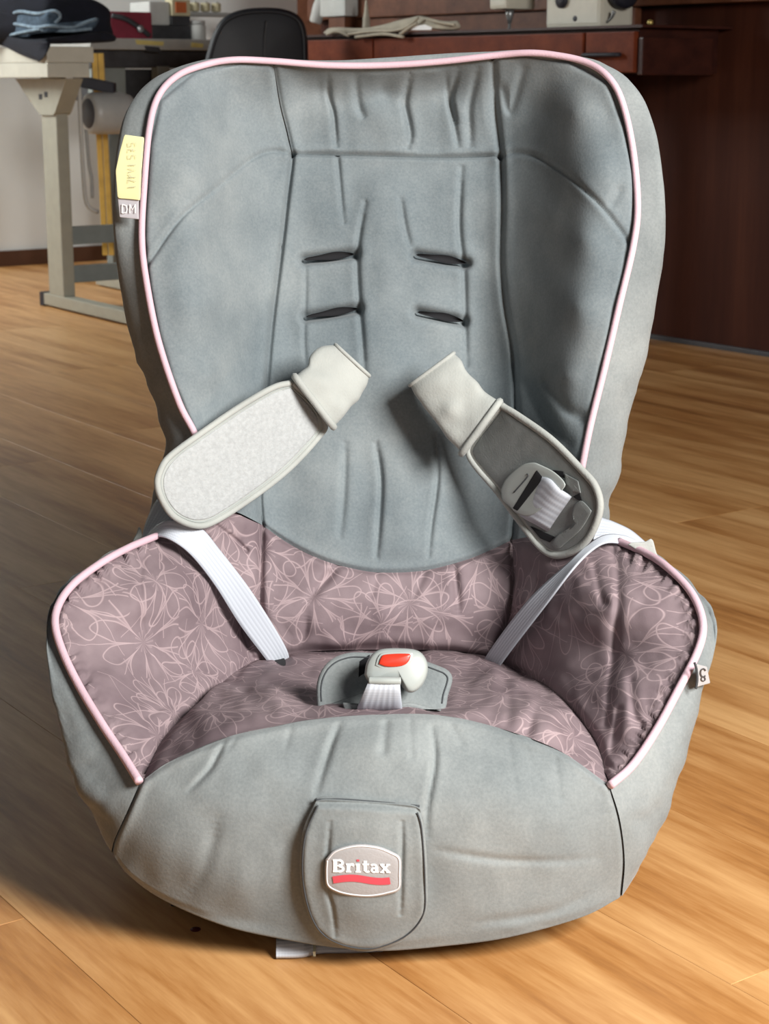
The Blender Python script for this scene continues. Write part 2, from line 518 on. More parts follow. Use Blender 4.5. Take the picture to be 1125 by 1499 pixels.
fl = mesh('floor', [(-6, -2.2, -0.012), (5, -2.2, -0.012), (5, 9, -0.012), (-6, 9, -0.012)], [(0, 1, 2, 3)], M['subfloor'], None, False)
fl['kind'] = 'structure'
PW, PL = 0.192, 1.285
def plank_mesh():
    bm = bmesh.new()
    g, c, h = 0.00015, 0.0003, 0.011
    def ring(x0, x1, y0, y1, z): return [bm.verts.new(p) for p in ((x0, y0, z), (x1, y0, z), (x1, y1, z), (x0, y1, z))]
    a = ring(g, PL - g, g, PW - g, -h); b = ring(g, PL - g, g, PW - g, -c); t = ring(g + c, PL - g - c, g + c, PW - g - c, 0)
    bm.faces.new(t)
    for r0, r1 in ((a, b), (b, t)):
        for i in range(4): bm.faces.new((r0[i], r0[(i + 1) % 4], r1[(i + 1) % 4], r1[i]))
    me = bpy.data.meshes.new('plank'); bm.to_mesh(me); bm.free(); me.materials.append(M['floor'])
    return me
pm = plank_mesh()
rotu = math.atan2(U[1], U[0])
rowdir = np.array([-U[1], U[0], 0])           # perpendicular to the boards
wl0 = floor_pt(33, 388)                       # foot of the white wall
wp0 = floor_pt(1030, 507)                     # foot of the wood panel wall
def seen(c):
    q = np.array(c)
    if (q - np.array(wl0)) @ U > 0.95 or (q - np.array(wp0)) @ VP_ > 0.85 or q[1] < -0.75: return False
    d = q[1] - CAM_Y
    return abs(q[0] + 0.1) < 1.0 + 0.42 * d
k = 0
for r in range(-40, 40):
    off = (r * 0.437) % 1.0 * PL
    for s in range(-10, 10):
        o = r * PW * rowdir + (s * PL + off + 0.95) * U
        cen = o + 0.5 * PL * U + 0.5 * PW * rowdir
        if any(seen(cen + f * PL * U) for f in (-0.5, -0.25, 0, 0.25, 0.5)):
            b = bpy.data.objects.new('plank', pm)
            b.location = (o[0], o[1], 0.0); b.rotation_euler = (0, 0, rotu)
            COL.objects.link(b); b.parent = fl
            k += 1
fl.location.z = 0.0
print('planks', k)
spot = floor_pt(286, 1361)
th = np.linspace(0, 2 * math.pi, 16, endpoint=False)
sv = np.stack([spot.x + 0.0042 * np.cos(th), spot.y + 0.0045 * np.sin(th), np.full(16, 0.0004)], -1)
M['blot'] = plain('dark red blot', (0.09, 0.012, 0.015), 0.5)
sv2 = sv.copy(); sv2[:, :2] = (sv[:, :2] - sv[:, :2].mean(0)) * 0.8 + sv[:, :2].mean(0); sv2[:, 2] = 0.0009
tag(mesh('paint_blot', np.vstack([sv, sv2]), [tuple(range(16, 32))] + [(i, (i + 1) % 16, 16 + (i + 1) % 16, 16 + i) for i in range(16)], M['blot'], fl), 'tiny dark red blot on the boards')

def wall(name, p0, d, n, s0, s1, h, mat, thick=0.08):
    p = np.array(p0)
    o = box(name, p + s0 * d - n * thick, (s1 - s0) * d, n * thick, ZZ * h, mat, None, 0)
    o['kind'] = 'structure'
    return o
nW = -U; nP = -VP_
# corner of the two walls
Amat = np.array([V_[:2], -UP_[:2]]).T
st = np.linalg.solve(Amat, (np.array(wp0) - np.array(wl0))[:2])

SE, JOG = 1.62, 0.75                          # the panelled wall steps back beyond the desk
wq0 = np.array(wp0) + JOG * VP_
st = np.linalg.solve(Amat, (wq0 - np.array(wl0))[:2])
wall('wall_right', wp0, UP_, nP, -3.2, SE, 2.5, M['panel'])
o = box('wall_return', np.array(wp0) + SE * UP_ - 0.08 * UP_ + 0.0801 * VP_, 0.08 * UP_, (JOG - 0.081) * VP_, ZZ * 2.5, M['panel'], None, 0); o['kind'] = 'structure'
wall('wall_left', wl0, V_, nW, -4.0, st[0] + 0.08, 2.5, M['wall'])
wall('wall_far_right', wq0, UP_, nP, SE - 0.08, st[1] - 0.001, 2.5, M['rail'])
bb = box('baseboard_left', np.array(wl0) - 4 * V_ + nW * 0.001, (4 + st[0]) * V_, nW * 0.014, ZZ * 0.055, M['skirting'], None, 0.002); bb['kind'] = 'structure'
bb = box('trim_1', np.array(wp0) - 3.2 * UP_ + nP * 0.001, (3.2 + SE) * UP_, nP * 0.012, ZZ * 0.012, M['strip'], None, 0.002); bb['kind'] = 'structure'
# wooden rail with its shadow gap, running along the panel wall above the desk
zr = 0.796
bb = box('trim_2', np.array(wp0) - 3.0 * UP_ + nP * 0.001 + ZZ * (zr + 0.03), (3.0 + SE) * UP_, nP * 0.05, ZZ * 0.30, M['rail'], None, 0.004); bb['kind'] = 'structure'

# ------------------------------------------------------------------ CHILD CAR SEAT
seat = empty('child_car_seat', (0, 0.22, 0), 'grey and mauve floral child car seat with pink piping standing on the wooden floor', 'car seat')

RIM = [(330, 745, .33), (312, 712, .318), (287, 640, .315), (262, 590, .318), (232, 500, .33), (214, 410, .345), (208, 350, .355), (211, 280, .37),
       (219, 190, .39), (233, 142, .405), (262, 112, .425), (305, 96, .445), (345, 90, .455), (400, 92, .465), (480, 98, .472), (560, 98, .475),
       (640, 93, .472), (722, 84, .462), (770, 80, .452), (810, 83, .443), (855, 93, .43), (888, 114, .412), (909, 150, .40), (925, 220, .385),
       (932, 300, .368), (926, 360, .355), (905, 450, .338), (884, 540, .325), (863, 625, .315), (850, 690, .312), (838, 750, .318), (822, 795, .33)]
iL, iR = 13, 17
SL = [(383, 768), (380, 720), (383, 650), (390, 560), (398, 470), (412, 360), (420, 290), (428, 225)]
SL2 = [(428, 225), (420, 190), (410, 150), (400, 92)]
SR = [(750, 790), (757, 680), (755, 600), (751, 520), (739, 450), (733, 380), (735, 300), (733, 228)]
SR2 = [(733, 228), (726, 160), (722, 84)]
ARC = [(383, 768), (420, 794), (470, 819), (520, 833), (560, 838), (620, 835), (680, 820), (720, 804), (750, 790)]
HS = [(428, 225), (480, 226), (560, 228), (650, 230), (733, 228)]
ctrl = list(RIM)
for x in (470, 560, 650):
    ctrl += [(x, 125, .489), (x, 170, .492), (x, 225, .485), (x, 300, .470), (x, 400, .450), (x, 500, .430), (x, 600, .408), (x, 700, .388), (x, 790, .371)]
ctrl += [(560, 838, .362), (470, 819, .366), (680, 820, .366)]
ctrl += [(428, 225, .482), (412, 160, .482), (412, 360, .456), (398, 470, .436), (390, 560, .416), (380, 690, .388), (383, 768, .374)]
ctrl += [(733, 228, .482), (726, 160, .482), (733, 380, .453), (739, 450, .44), (752, 540, .42), (757, 680, .39), (750, 790, .372)]
WINGC = [(775, 165, .482), (805, 165, .462), (845, 165, .420), (890, 165, .405), (770, 250, .470), (800, 250, .445), (825, 250, .418), (853, 250, .389), (895, 240, .380),
         (772, 350, .445), (800, 350, .418), (826, 350, .390), (852, 350, .364), (894, 350, .356), (775, 450, .420), (800, 450, .393), (822, 450, .368), (845, 450, .346), (880, 450, .338),
         (785, 550, .392), (805, 550, .370), (828, 550, .340), (855, 550, .328), (786, 650, .364), (805, 650, .345), (828, 650, .326)]
ctrl += WINGC
ctrl += [(1136 - x, y, yy) for x, y, yy in WINGC]
nw = 2 * len(WINGC)
for i in range(len(RIM), len(ctrl) - nw):
    x, y, yy = ctrl[i]
    k = max(0.0, 1 - abs(x - 570) / 260.0) * min(1.0, max(0.0, (835 - y) / 250.0)) * min(1.0, max(0.3, (y - 80) / 60.0))
    ctrl[i] = (x, y, yy + 0.022 * min(1, k * 1.8))
BY = tps(ctrl, 2e-4)
RIMC = spline(P(*np.array(RIM).T), 240)

def patch2d(b, t, l, r, nu, nv, yfun):
    S = coons(spline(b, nu), spline(t, nu), spline(l, nv), spline(r, nv))
    px, py = S[..., 0], S[..., 1]
    return P(px, py, yfun(px, py))

rim2 = [(a, b) for a, b, c in RIM]
SEAM_ALL = [(SL, 4.6, .006), (SR, 5, .007), (HS, 3.5, .0045), (SL2, 4.5, .004), (SR2, 5.5, .006)]
DIAG_L = [(428, 225), (400, 221), (375, 228), (340, 252), (270, 312), (215, 388)]
DIAG_R = [(733, 230), (760, 224), (800, 236), (860, 280), (924, 357)]
WRK_C = [([(480, 100), (491, 200), (499, 290), (505, 345)], 4, .0035), ([(537, 285), (525, 350), (523, 400), (530, 500), (535, 570)], 5, .0045),
         ([(585, 285), (592, 330), (602, 368)], 5, .0035), ([(676, 230), (672, 330), (679, 400), (681, 480), (684, 560)], 5, .0045),
         ([(548, 640), (557, 700), (555, 760), (549, 832)], 5, .0045), ([(505, 640), (503, 720), (496, 800)], 6, .003), ([(637, 630), (640, 700), (631, 770), (626, 830)], 4, .004),
         ([(446, 372), (447, 420), (445, 500), (450, 560)], 4, .002), ([(606, 372), (608, 470)], 5, .002)]
WRK_H = [([(478, 100), (486, 160), (493, 226)], 5, .005), ([(520, 102), (524, 150), (537, 180)], 6, .004), ([(601, 98), (593, 150), (600, 200), (590, 226)], 6, .006),
         ([(615, 165), (617, 226)], 5, .005), ([(650, 95), (660, 150), (672, 226)], 5, .004), ([(672, 92), (662, 140), (668, 190)], 6, .005), ([(566, 180), (568, 226)], 5, .004), ([(700, 90), (690, 160), (688, 226)], 7, .004)]
SLOTS = [((445, 380), (518, 372)), ((448, 464), (523, 452)), ((609, 373), (682, 385)), ((611, 457), (678, 470))]
slot_seams = [([a, b], 8.0, .014, 0.10) for a, b in SLOTS]
NZ = ((70, 90, .0016, 3), (26, 40, .0006, 4))

# central back panel
G = patch2d(ARC, HS, SL, SR, 190, 260, BY)
cush = [([(560, 300), (563, 500), (590, 800)], 38, .006), ([(480, 270), (485, 320)], 30, .003)]
G = relief(G, SEAM_ALL + tp(WRK_C, 2) + slot_seams + [(ARC, 4, .004)] , cush, NZ)
grid('back_panel', G, M['grey'], seat)
# head panel
G = patch2d(HS, rim2[iL:iR + 1], SL2, SR2, 190, 80, BY)
G = relief(G, SEAM_ALL + tp(WRK_H, 2) + [(rim2, 6, .004)], [([(480, 160), (690, 160)], 45, .007)], NZ + ((22, 70, .0012, 12),))
grid('head_panel', G, M['grey'], seat)
# side wings
def wing(side):
    if side < 0:
        outer = rim2[:iL + 1]; inner = SL + SL2[1:]; b = [rim2[0], (352, 752), SL[0]]; t = [rim2[iL], SL2[-1]]
        Gw = patch2d(b, [rim2[iL], (rim2[iL][0] + .5, rim2[iL][1])], outer, inner, 110, 260, BY)
    else:
        outer = rim2[iR:][::-1]; inner = SR + SR2[1:]; b = [SR[0], (786, 794), rim2[-1]]
        Gw = patch2d(b, [(rim2[iR][0] - .5, rim2[iR][1]), rim2[iR]], inner, outer, 110, 260, BY)
    ex = [([(405, 95), (408, 150), (428, 225)], 6, .003), ([(412, 360), (440, 372)], 4, .002)] if side < 0 else \
         [([(735, 130), (748, 160), (765, 100)], 8, .003), ([(800, 560), (830, 600), (850, 610)], 10, .004), ([(770, 560), (800, 620), (830, 650)], 12, .004), ([(905, 280), (895, 300)], 8, .002)]
    d = DIAG_L if side < 0 else DIAG_R
    Gw = relief(Gw, SEAM_ALL + [(d, 4, .0035), (rim2, 6, .004)] + ex, [([(330, 190), (290, 260)] if side < 0 else [(830, 180), (880, 250)], 60, .004)], NZ)
    o = grid('side_wing', Gw, M['grey'], seat)
    return o
wing(-1); wing(1)
# strap slots: black sheets paint the shade of the openings in the cover
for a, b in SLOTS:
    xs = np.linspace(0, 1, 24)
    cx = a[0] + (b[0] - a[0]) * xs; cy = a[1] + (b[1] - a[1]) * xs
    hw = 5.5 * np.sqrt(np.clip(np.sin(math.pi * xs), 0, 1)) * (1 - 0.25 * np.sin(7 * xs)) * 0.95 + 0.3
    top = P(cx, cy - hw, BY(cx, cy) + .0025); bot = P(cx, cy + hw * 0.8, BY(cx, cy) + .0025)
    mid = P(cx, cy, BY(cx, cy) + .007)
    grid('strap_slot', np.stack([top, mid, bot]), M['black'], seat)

# piping on the back rim
tube('piping', RIMC[4:-4] + np.array([0, -0.003, 0.0015]), 0.0031, M['pink'], seat, 12, 300)

# outer cover of the back: from the rim over the silhouette to the rear
OUT = [(225, 790), (222, 740), (243, 655), (228, 600), (200, 520), (178, 430), (168, 350), (166, 280), (172, 215), (188, 160), (225, 118), (285, 95), (345, 87), (400, 90), (480, 92), (560, 87),
       (640, 82), (722, 78), (775, 78), (820, 82), (872, 92), (915, 115), (945, 155), (963, 215), (972, 295), (972, 360), (960, 440), (942, 530), (922, 610), (905, 690), (893, 750), (900, 800)]
ya = np.array([c for a, b, c in RIM])
outp = np.array(OUT, float)
o3 = spline(P(outp[:, 0], outp[:, 1], ya + 0.014 + 0.028 * np.clip((outp[:, 1] - 300) / 200, 0, 1)), 240)
cxm = 568.0
in2 = outp.copy(); in2[:, 0] = cxm + (outp[:, 0] - cxm) * 0.93; in2[:, 1] = outp[:, 1] + np.clip((400 - outp[:, 1]) * 0.06, 0, 30)
b3 = spline(P(in2[:, 0], in2[:, 1], ya + 0.12), 240)
in3 = outp.copy(); in3[:, 0] = cxm + (outp[:, 0] - cxm) * 0.80; in3[:, 1] = outp[:, 1] + np.clip((500 - outp[:, 1]) * 0.10, 0, 60)
c3 = spline(P(in3[:, 0], in3[:, 1], np.maximum(ya + 0.19, 0.50)), 240)
rows = []
q1 = RIMC * 0.45 + o3 * 0.55
# push the intermediate row a little outwards so the side bulges
ctr = P(568, 420, 0.42)
dirn = q1 - ctr; dirn[:, 1] = 0; dirn /= np.linalg.norm(dirn, axis=1, keepdims=True)
q1 = q1 + dirn * 0.004 + np.array([0, -0.006, 0])
for i in range(240):
    rows.append(spline([RIMC[i], q1[i], o3[i], b3[i], c3[i]], 34))
G = np.stack(rows, 1)
px, py = proj(G)
wr = vnoise(px + py * 0.8, py - px * 0.3, 26, 21) * 0.003 * np.clip((py - 380) / 250, 0.15, 1)
G = G + normals(G)[..., :] * wr[..., None] * np.clip(np.linspace(0, 4, 34), 0, 1)[:, None, None]
grid('back_side_cover', G, M['grey_side'], seat)
# rear shell closing the back
ctrY = c3.copy()
rear = np.stack([c3, c3 * 0.6 + np.array([0, 0.56, 0.45]) * 0.4 + np.array([0, 0.0, 0]), np.tile(np.array([[0, 0.585, 0.45]]), (240, 1))])
grid('back_shell', rear, M['shell'], seat)

# ---- seat well
PL_ = [(205, 1145, .02), (180, 1105, .045), (150, 1060, .07), (117, 1005, .10), (93, 955, .125), (82, 915, .145), (88, 885, .165), (110, 855, .19), (150, 825, .22), (190, 803, .255), (230, 786, .295)]
PR_ = [(892, 1150, .02), (925, 1120, .045), (960, 1068, .07), (994, 1005, .10), (1017, 960, .125), (1027, 925, .145), (1022, 893, .165), (1005, 862, .19), (975, 832, .22), (945, 812, .255), (905, 794, .295)]
CL_ = [(205, 1145, .02), (240, 1078, .10), (300, 1020, .20), (362, 972, .30), (405, 962, .345)]
CR_ = [(892, 1150, .02), (872, 1085, .10), (815, 1015, .20), (760, 983, .30), (715, 964, .345)]
LSL = [(405, 962, .345), (383, 905, .345), (381, 850, .352), (383, 768, .374)]
LSR = [(715, 964, .345), (745, 905, .345), (752, 850, .352), (750, 790, .372)]
CREASE = [(405, 962, .345), (450, 954, .348), (560, 951, .35), (650, 953, .348), (715, 964, .345)]
FRONT = [(205, 1145, .02), (250, 1114, .022), (330, 1080, .028), (400, 1064, .035), (460, 1053, .04), (560, 1046, .043), (650, 1048, .04), (740, 1069, .035), (820, 1100, .028), (892, 1150, .02)]
arc3 = np.array([(x, y, float(BY(np.array([x]), np.array([y]))[0])) for x, y in ARC])

def yof(ctrls): return tps(ctrls, 1e-4)
xy = lambda c: [(p[0], p[1]) for p in c]
# lumbar band
ly = yof(list(map(tuple, arc3)) + CREASE + LSL[1:-1] + LSR[1:-1] + [(480, 880, .343), (560, 890, .340), (650, 880, .343), (560, 930, .340)])
G = patch2d(xy(CREASE), ARC, xy(LSL), xy(LSR), 170, 90, ly)
WR = [([(495, 828), (470, 855), (445, 885)], 8, .006), ([(553, 838), (545, 870)], 6, .004), ([(622, 836), (608, 870)], 6, .005), ([(664, 826), (668, 860), (672, 905)], 6, .006), ([(590, 900), (570, 930)], 12, .004),
      ([(450, 900), (440, 940), (415, 945)], 8, .004), ([(640, 920), (600, 960)], 8, .003), ([(712, 806), (716, 830)], 5, .003)]
seams_low = [(ARC, 4, .004), (xy(LSL), 6, .006), (xy(LSR), 6, .006), (xy(CREASE), 7, .010)]
G = relief(G, seams_low + tp(WR), [], ((45, 45, .0025, 31), (18, 18, .0010, 32)))
grid('lumbar_panel', G, M['mauve'], seat, uvaxes=((1, 0, 0), (0, 0.5, 0.86)), uvoff=(1.3, 2.2))
# inner sides of the base
def bolster(P_, C_, LS, arm, side):
    top = [P_[-1], arm, LS[-1]]
    mir = (lambda x: x) if side < 0 else (lambda x: 1097 - x)
    inner = [(mir(340), 880, .325), (mir(300), 860, .285), (mir(250), 860, .235), (mir(200), 880, .195), (mir(150), 910, .17), (mir(190), 960, .175), (mir(240), 960, .205), (mir(300), 950, .26), (mir(345), 930, .315),
             (mir(200), 1050, .10), (mir(170), 1010, .115), (mir(270), 1010, .19), (mir(330), 800, .34)]
    yf = yof(P_ + C_ + LS[1:] + [arm] + inner)
    if side < 0:
        G = patch2d(xy(C_), xy(top), xy(P_), xy(LS), 150, 170, yf)
    else:
        G = patch2d(xy(C_)[::-1], xy(top)[::-1], xy(LS), xy(P_), 150, 170, yf)
    sm = [(xy(P_), 6, .004), (xy(C_), 7, .008), (xy(LS), 6, .006)]
    if side < 0:
        sm += [([(300, 790), (335, 850), (352, 910), (366, 962)], 8, .010), ([(215, 795), (205, 850), (212, 930), (232, 1010)], 5, .002), ([(310, 765), (345, 790), (362, 806)], 4, .004), ([(212, 1050), (240, 1035), (262, 1030)], 7, .003)]
    else:
        sm += [([(790, 850), (775, 900), (745, 965)], 10, .008), ([(898, 800), (905, 850), (900, 950), (885, 1060)], 8, .005), ([(925, 1000), (930, 1050), (940, 1062)], 8, .005), ([(905, 1040), (897, 1100)], 9, .006), ([(870, 830), (880, 880)], 7, .003)]
    # puckers along the piping
    pp = spline(np.array(xy(P_), float), 40)
    c = np.array([550, 1000.0])
    G = relief(G, sm, [], ((40, 40, .0020, 41 + side), (16, 16, .0008, 44 + side)))
    pxx, pyy = proj(G)
    e = pl_dist(pxx, pyy, pp)
    s = np.argmin(((pxx[..., None] - pp[:, 0]) ** 2 + (pyy[..., None] - pp[:, 1]) ** 2), -1) / 39.0
    G = G + normals(G) * (0.0018 * np.sin(s * 95 + 3 * vnoise(pxx, pyy, 30, 9)) * np.exp(-((e - 10) / 12) ** 2))[..., None]
    return grid('side_bolster', G, M['mauve'], seat, uvaxes=((0, 1, 0), (0.55 * side, 0, 0.85)), uvoff=(5 + side, 3))
bolster(PL_, CL_, LSL, (305, 742, .330), -1)
bolster(PR_, CR_, LSR, (830, 778, .332), 1)
# cushion
cy = yof(CL_ + CR_ + CREASE + FRONT + [(450, 1000, .20), (560, 1000, .20), (660, 1000, .20), (350, 1030, .155), (760, 1030, .155), (470, 970, .305), (640, 970, .305), (560, 1025, .11)])
G = patch2d(xy(FRONT), xy(CREASE), xy(CL_), xy(CR_), 200, 100, cy)
WR = [([(735, 1000), (742, 1050), (740, 1072)], 9, .008), ([(805, 1040), (780, 1060), (765, 1090)], 9, .008), ([(330, 1020), (400, 1010), (440, 1040)], 12, .006), ([(425, 985), (470, 975), (520, 960)], 9, .006), ([(845, 1095), (838, 1120)], 6, .004),
      ([(680, 985), (700, 1010)], 9, .005), ([(285, 1065), (330, 1045)], 10, .004)]
G = relief(G, [(xy(CREASE), 7, .010), (xy(CL_), 7, .008), (xy(CR_), 7, .008), (xy(FRONT), 4, .003)] + tp(WR, 2), [([(310, 1050), (400, 1025)], 34, .010), ([(720, 1020), (800, 1070)], 34, .012)], ((40, 22, .0030, 51), (18, 14, .0012, 52)))
grid('seat_cushion', G, M['mauve'], seat, uvaxes=((1, 0, 0), (0, 0.9, 0.5)), uvoff=(2.4, 7.7))
# backing strips sewn behind the seams of the well
for c in (LSL, LSR, CL_, CR_):
    q = spline(np.array(c, float), 40); t = np.gradient(q[:, :2], axis=0); t /= np.linalg.norm(t, axis=1, keepdims=True) + 1e-9
    cols = [P(q[:, 0] - t[:, 1] * w, q[:, 1] + t[:, 0] * w, q[:, 2] + 0.010 + 0.0005 * abs(w)) for w in (-38, -18, 0, 18, 38)]
    grid('seam_backing', np.stack(cols, 1), M['mauve'], seat, uvaxes=((1, 0, 0), (0, 0.5, 0.86)))
# front apron
AL = [(205, 1145, .02), (186, 1188, .014), (168, 1228, .020), (163, 1247, .026)]
AR = [(892, 1150, .02), (907, 1200, .016), (914, 1260, .024), (910, 1312, .034)]
HEM = [(163, 1247, .026), (187, 1280, .018), (240, 1318, .008), (330, 1356, -.003), (430, 1378, -.006), (500, 1388, -.011), (560, 1392, -.012), (640, 1386, -.010), (740, 1373, -.005), (850, 1343, .014), (910, 1312, .034)]
ay = yof(FRONT + AL + AR + HEM + [(560, 1100, .008), (400, 1130, -.002), (720, 1130, -.002), (560, 1200, -.020), (400, 1220, -.018), (720, 1220, -.018), (280, 1200, -.007), (820, 1210, -.006), (560, 1320, -.020), (400, 1320, -.012), (720, 1320, -.014), (270, 1280, -.003), (840, 1290, .003)])
AYF = ay
G = patch2d(xy(HEM), xy(FRONT), xy(AL)[::-1], xy(AR)[::-1], 220, 130, ay)
WR = [([(330, 1083), (318, 1105), (305, 1128), (270, 1165)], 5, .0035), ([(345, 1080), (335, 1095)], 5, .003), ([(425, 1065), (418, 1090)], 5, .003), ([(496, 1060), (478, 1105), (458, 1175)], 6, .0045), ([(565, 1060), (561, 1100)], 7, .007),
      ([(600, 1055), (602, 1110)], 5, .003), ([(632, 1065), (636, 1115), (624, 1190), (627, 1240)], 5, .0045), ([(745, 1085), (755, 1150)], 5, .0025), ([(812, 1110), (820, 1170)], 5, .0025), ([(660, 1060), (675, 1085)], 6, .003),
      ([(640, 1245), (760, 1262), (900, 1255)], 7, .0018), ([(700, 1350), (800, 1335), (880, 1300)], 8, .0018), ([(320, 1200), (300, 1270), (270, 1310)], 12, .002), ([(330, 1080), (300, 1095), (290, 1100)], 4, .002), ([(770, 1095), (790, 1140)], 5, .002)]
G = relief(G, [(xy(FRONT), 4, .004), (xy(AL), 4, .0045), (xy(AR), 4, .0045)] + tp(WR), [([(250, 1240), (350, 1290)], 40, .004), ([(520, 1090), (600, 1090)], 30, .004)], ((85, 85, .0028, 61), (30, 40, .0008, 62)))
# roll the hem under
und1 = G[0] + np.array([0, 0.018, -0.006]); und2 = G[0] + np.array([0, 0.06, 0.012])
G = np.concatenate([und2[None], und1[None], G], 0)
grid('front_apron', G, M['grey_side'], seat)
# outer sides of the base
def outer(P_, A_, O, side):
    n = 150
    p = spline(P(*np.array(P_).T), n); o = spline(P(*np.array(O).T), n)
    a_mid = P(*np.array(A_[1]))
    bot = o.copy(); bot[:, 0] *= 0.90; bot[:, 2] = 0.055; bot[:, 1] += 0.06
    cols = []
    for i in range(n):
        f = i / (n - 1)
        m = p[i] * 0.5 + o[i] * 0.5
        m = m + np.array([side * 0.005, -0.009, 0.0]) * min(1, f * 6)
        if f < 0.02:
            m = m
        cols.append(spline([p[i], m, o[i], bot[i], bot[i] + np.array([-side * 0.04, 0.02, -0.004])], 44))
    G = np.stack(cols, 1)
    # front column follows the apron edge
    ae = spline(P(*np.array(A_).T), 23)
    w = np.exp(-(np.arange(n) / 14.0) ** 2)[None, :, None]
    G[:23] = G[:23] * (1 - w) + (ae[:, None] + (G[:23] - G[:23, :1])) * w
    px, py = proj(G)
    d = 0.0026 * vnoise(px * 1.5, py, 48, 70 + side) + 0.0008 * vnoise(px, py, 16, 72 + side)
    fade = np.clip(np.linspace(0, 5, 44), 0, 1)[:, None] * np.clip(np.arange(n) / 10.0, 0, 1)[None]
    G = G + normals(G) * (d * fade)[..., None]
    grid('base_side_cover', G, M['grey_side'], seat)
    return G
OL = [(163, 1247, .026), (138, 1212, .040), (119, 1178, .056), (102, 1130, .073), (89, 1070, .096), (80, 1005, .122), (76, 950, .148), (84, 905, .185), (120, 860, .26), (180, 820, .34), (228, 800, .40)]
OR = [(910, 1312, .034), (938, 1270, .048), (966, 1215, .068), (987, 1150, .086), (1005, 1085, .110), (1022, 1020, .134), (1036, 965, .158), (1036, 920, .19), (1010, 875, .26), (950, 830, .34), (905, 805, .40)]
outer(PL_, AL, OL, -1)
GR = outer(PR_, AR, OR, 1)
for c in (PL_, PR_):
    pts = spline(P(*np.array(c).T), 60) + np.array([0, -0.004, 0.002])
    tube('piping', pts, 0.0033, M['pink'], seat, 12, 120)

# plastic base on the floor
fpq = [floor_pt(250, 1327), floor_pt(300, 1335), floor_pt(780, 1335), floor_pt(815, 1290)]
bs_ = [(p.x, p.y) for p in fpq] + [(0.17, 0.50), (-0.17, 0.50)]
lo = np.array([(x, y, 0.0005) for x, y in bs_]); md = np.array([(x * 1.0, y - 0.004, 0.02) for x, y in bs_]); hi = np.array([(x * 0.9, y + 0.02 if y < 0.3 else y, 0.12) for x, y in bs_])
mesh('base_shell', np.vstack([lo, md, hi]), grid_faces(3, 6, True) + [tuple(range(6))[::-1], tuple(range(12, 18))], M['shell'], seat, False)
# the back's lower support column, joins base and back
box('recline_column', (-0.15, 0.40, 0.10), (0.30, 0, 0), (0, 0.14, 0.03), (0, 0.06, 0.30), M['shell'], seat, 0.01)

# ---- straps
ribbon('hip_strap', [(214, 786, .315), (232, 768, .300), (252, 761, .290), (292, 772, .290), (322, 806, .296), (370, 869, .308), (418, 948, .330), (421, 975, .345)],
       [(222, 790, .300), (228, 785, .290), (249, 790, .278), (279, 812, .278), (314, 856, .288), (352, 916, .305), (398, 978, .328), (402, 995, .345)], M['web'], seat)
ribbon('hip_strap', [(938, 794, .315), (912, 784, .300), (884, 784, .290), (858, 800, .275), (832, 824, .262), (772, 880, .278), (712, 960, .322), (706, 985, .345)],
       [(925, 802, .305), (911, 797, .290), (888, 795, .278), (866, 806, .262), (838, 834, .246), (797, 888, .258), (727, 981, .312), (722, 1000, .345)], M['web'], seat)
# webbing coming round from the rear at both arm corners
ribbon('rear_strap', [(246, 715, .345), (228, 735, .335), (214, 765, .325), (208, 790, .318)], [(262, 728, .328), (262, 745, .315), (248, 762, .305), (222, 786, .304)], M['web'], seat)
ribbon('rear_strap', [(880, 758, .325), (897, 764, .325), (922, 776, .33), (944, 794, .335)], [(868, 790, .300), (890, 788, .302), (912, 793, .308), (930, 802, .318)], M['web'], seat)
# strap outlets in the seat corners, black plates painted as their shade
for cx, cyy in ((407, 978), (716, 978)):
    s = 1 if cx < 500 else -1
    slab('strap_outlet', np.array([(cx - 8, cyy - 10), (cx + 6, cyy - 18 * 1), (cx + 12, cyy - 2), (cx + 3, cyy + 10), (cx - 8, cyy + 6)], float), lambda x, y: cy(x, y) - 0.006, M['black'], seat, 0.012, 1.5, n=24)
# cream end tabs at the arm corners
slab('end_tab', np.array([(200, 780), (203, 771), (207, 777), (207, 790), (199, 796), (194, 792)], float), lambda x, y: 0.31 + 0 * x, M['cream'], seat, 0.008, 1.5, n=24)
slab('end_tab', np.array([(918, 797), (925, 794), (943, 793), (954, 789), (960, 808), (967, 826), (950, 818), (932, 806)], float), lambda x, y: 0.262 + 0 * x, M['cream'], seat, 0.006, 1.5, n=30)

# ---- chest pads
LPAD = np.array([(428, 557), (399, 564), (353, 590), (300, 626), (247, 665), (231, 689), (227, 711), (236, 737), (254, 760), (287, 773), (318, 765), (378, 726), (428, 686), (470, 640), (479, 621), (462, 588)], float)
def ylp(x, y): return 0.372 - (455 - x) / 215 * 0.100 - (y - 640) * 0.00010
pad = slab('chest_pad', LPAD, ylp, M['cream'], seat, 0.011, 6.0, 0.001)
inset = lambda o, k: (lambda c: c + (o - c) * k)(o.mean(0))
def offset(o, d, n=80):
    q = spline(np.vstack([o, o[:1]]), n + 1)[:-1]
    t = np.roll(q, -1, 0) - np.roll(q, 1, 0); t /= np.linalg.norm(t, axis=1, keepdims=True)
    nr = np.stack([t[:, 1], -t[:, 0]], -1)
    if ((q.mean(0) - q) * nr).sum(1).mean() < 0: nr = -nr
    return q + nr * d
slab('pad_face', offset(LPAD, 11)[::4], ylp, M['hook'], pad, 0.004, 2.0, 0.0006, 0.0012)
ol = offset(LPAD, 3.5); tube('pad_binding', np.vstack([P(ol[:, 0], ol[:, 1], ylp(ol[:, 0], ol[:, 1]) + 0.001), P(ol[:1, 0], ol[:1, 1], ylp(ol[:1, 0], ol[:1, 1]) + 0.001)]), 0.0030, M['cream'], pad, 8, 160)
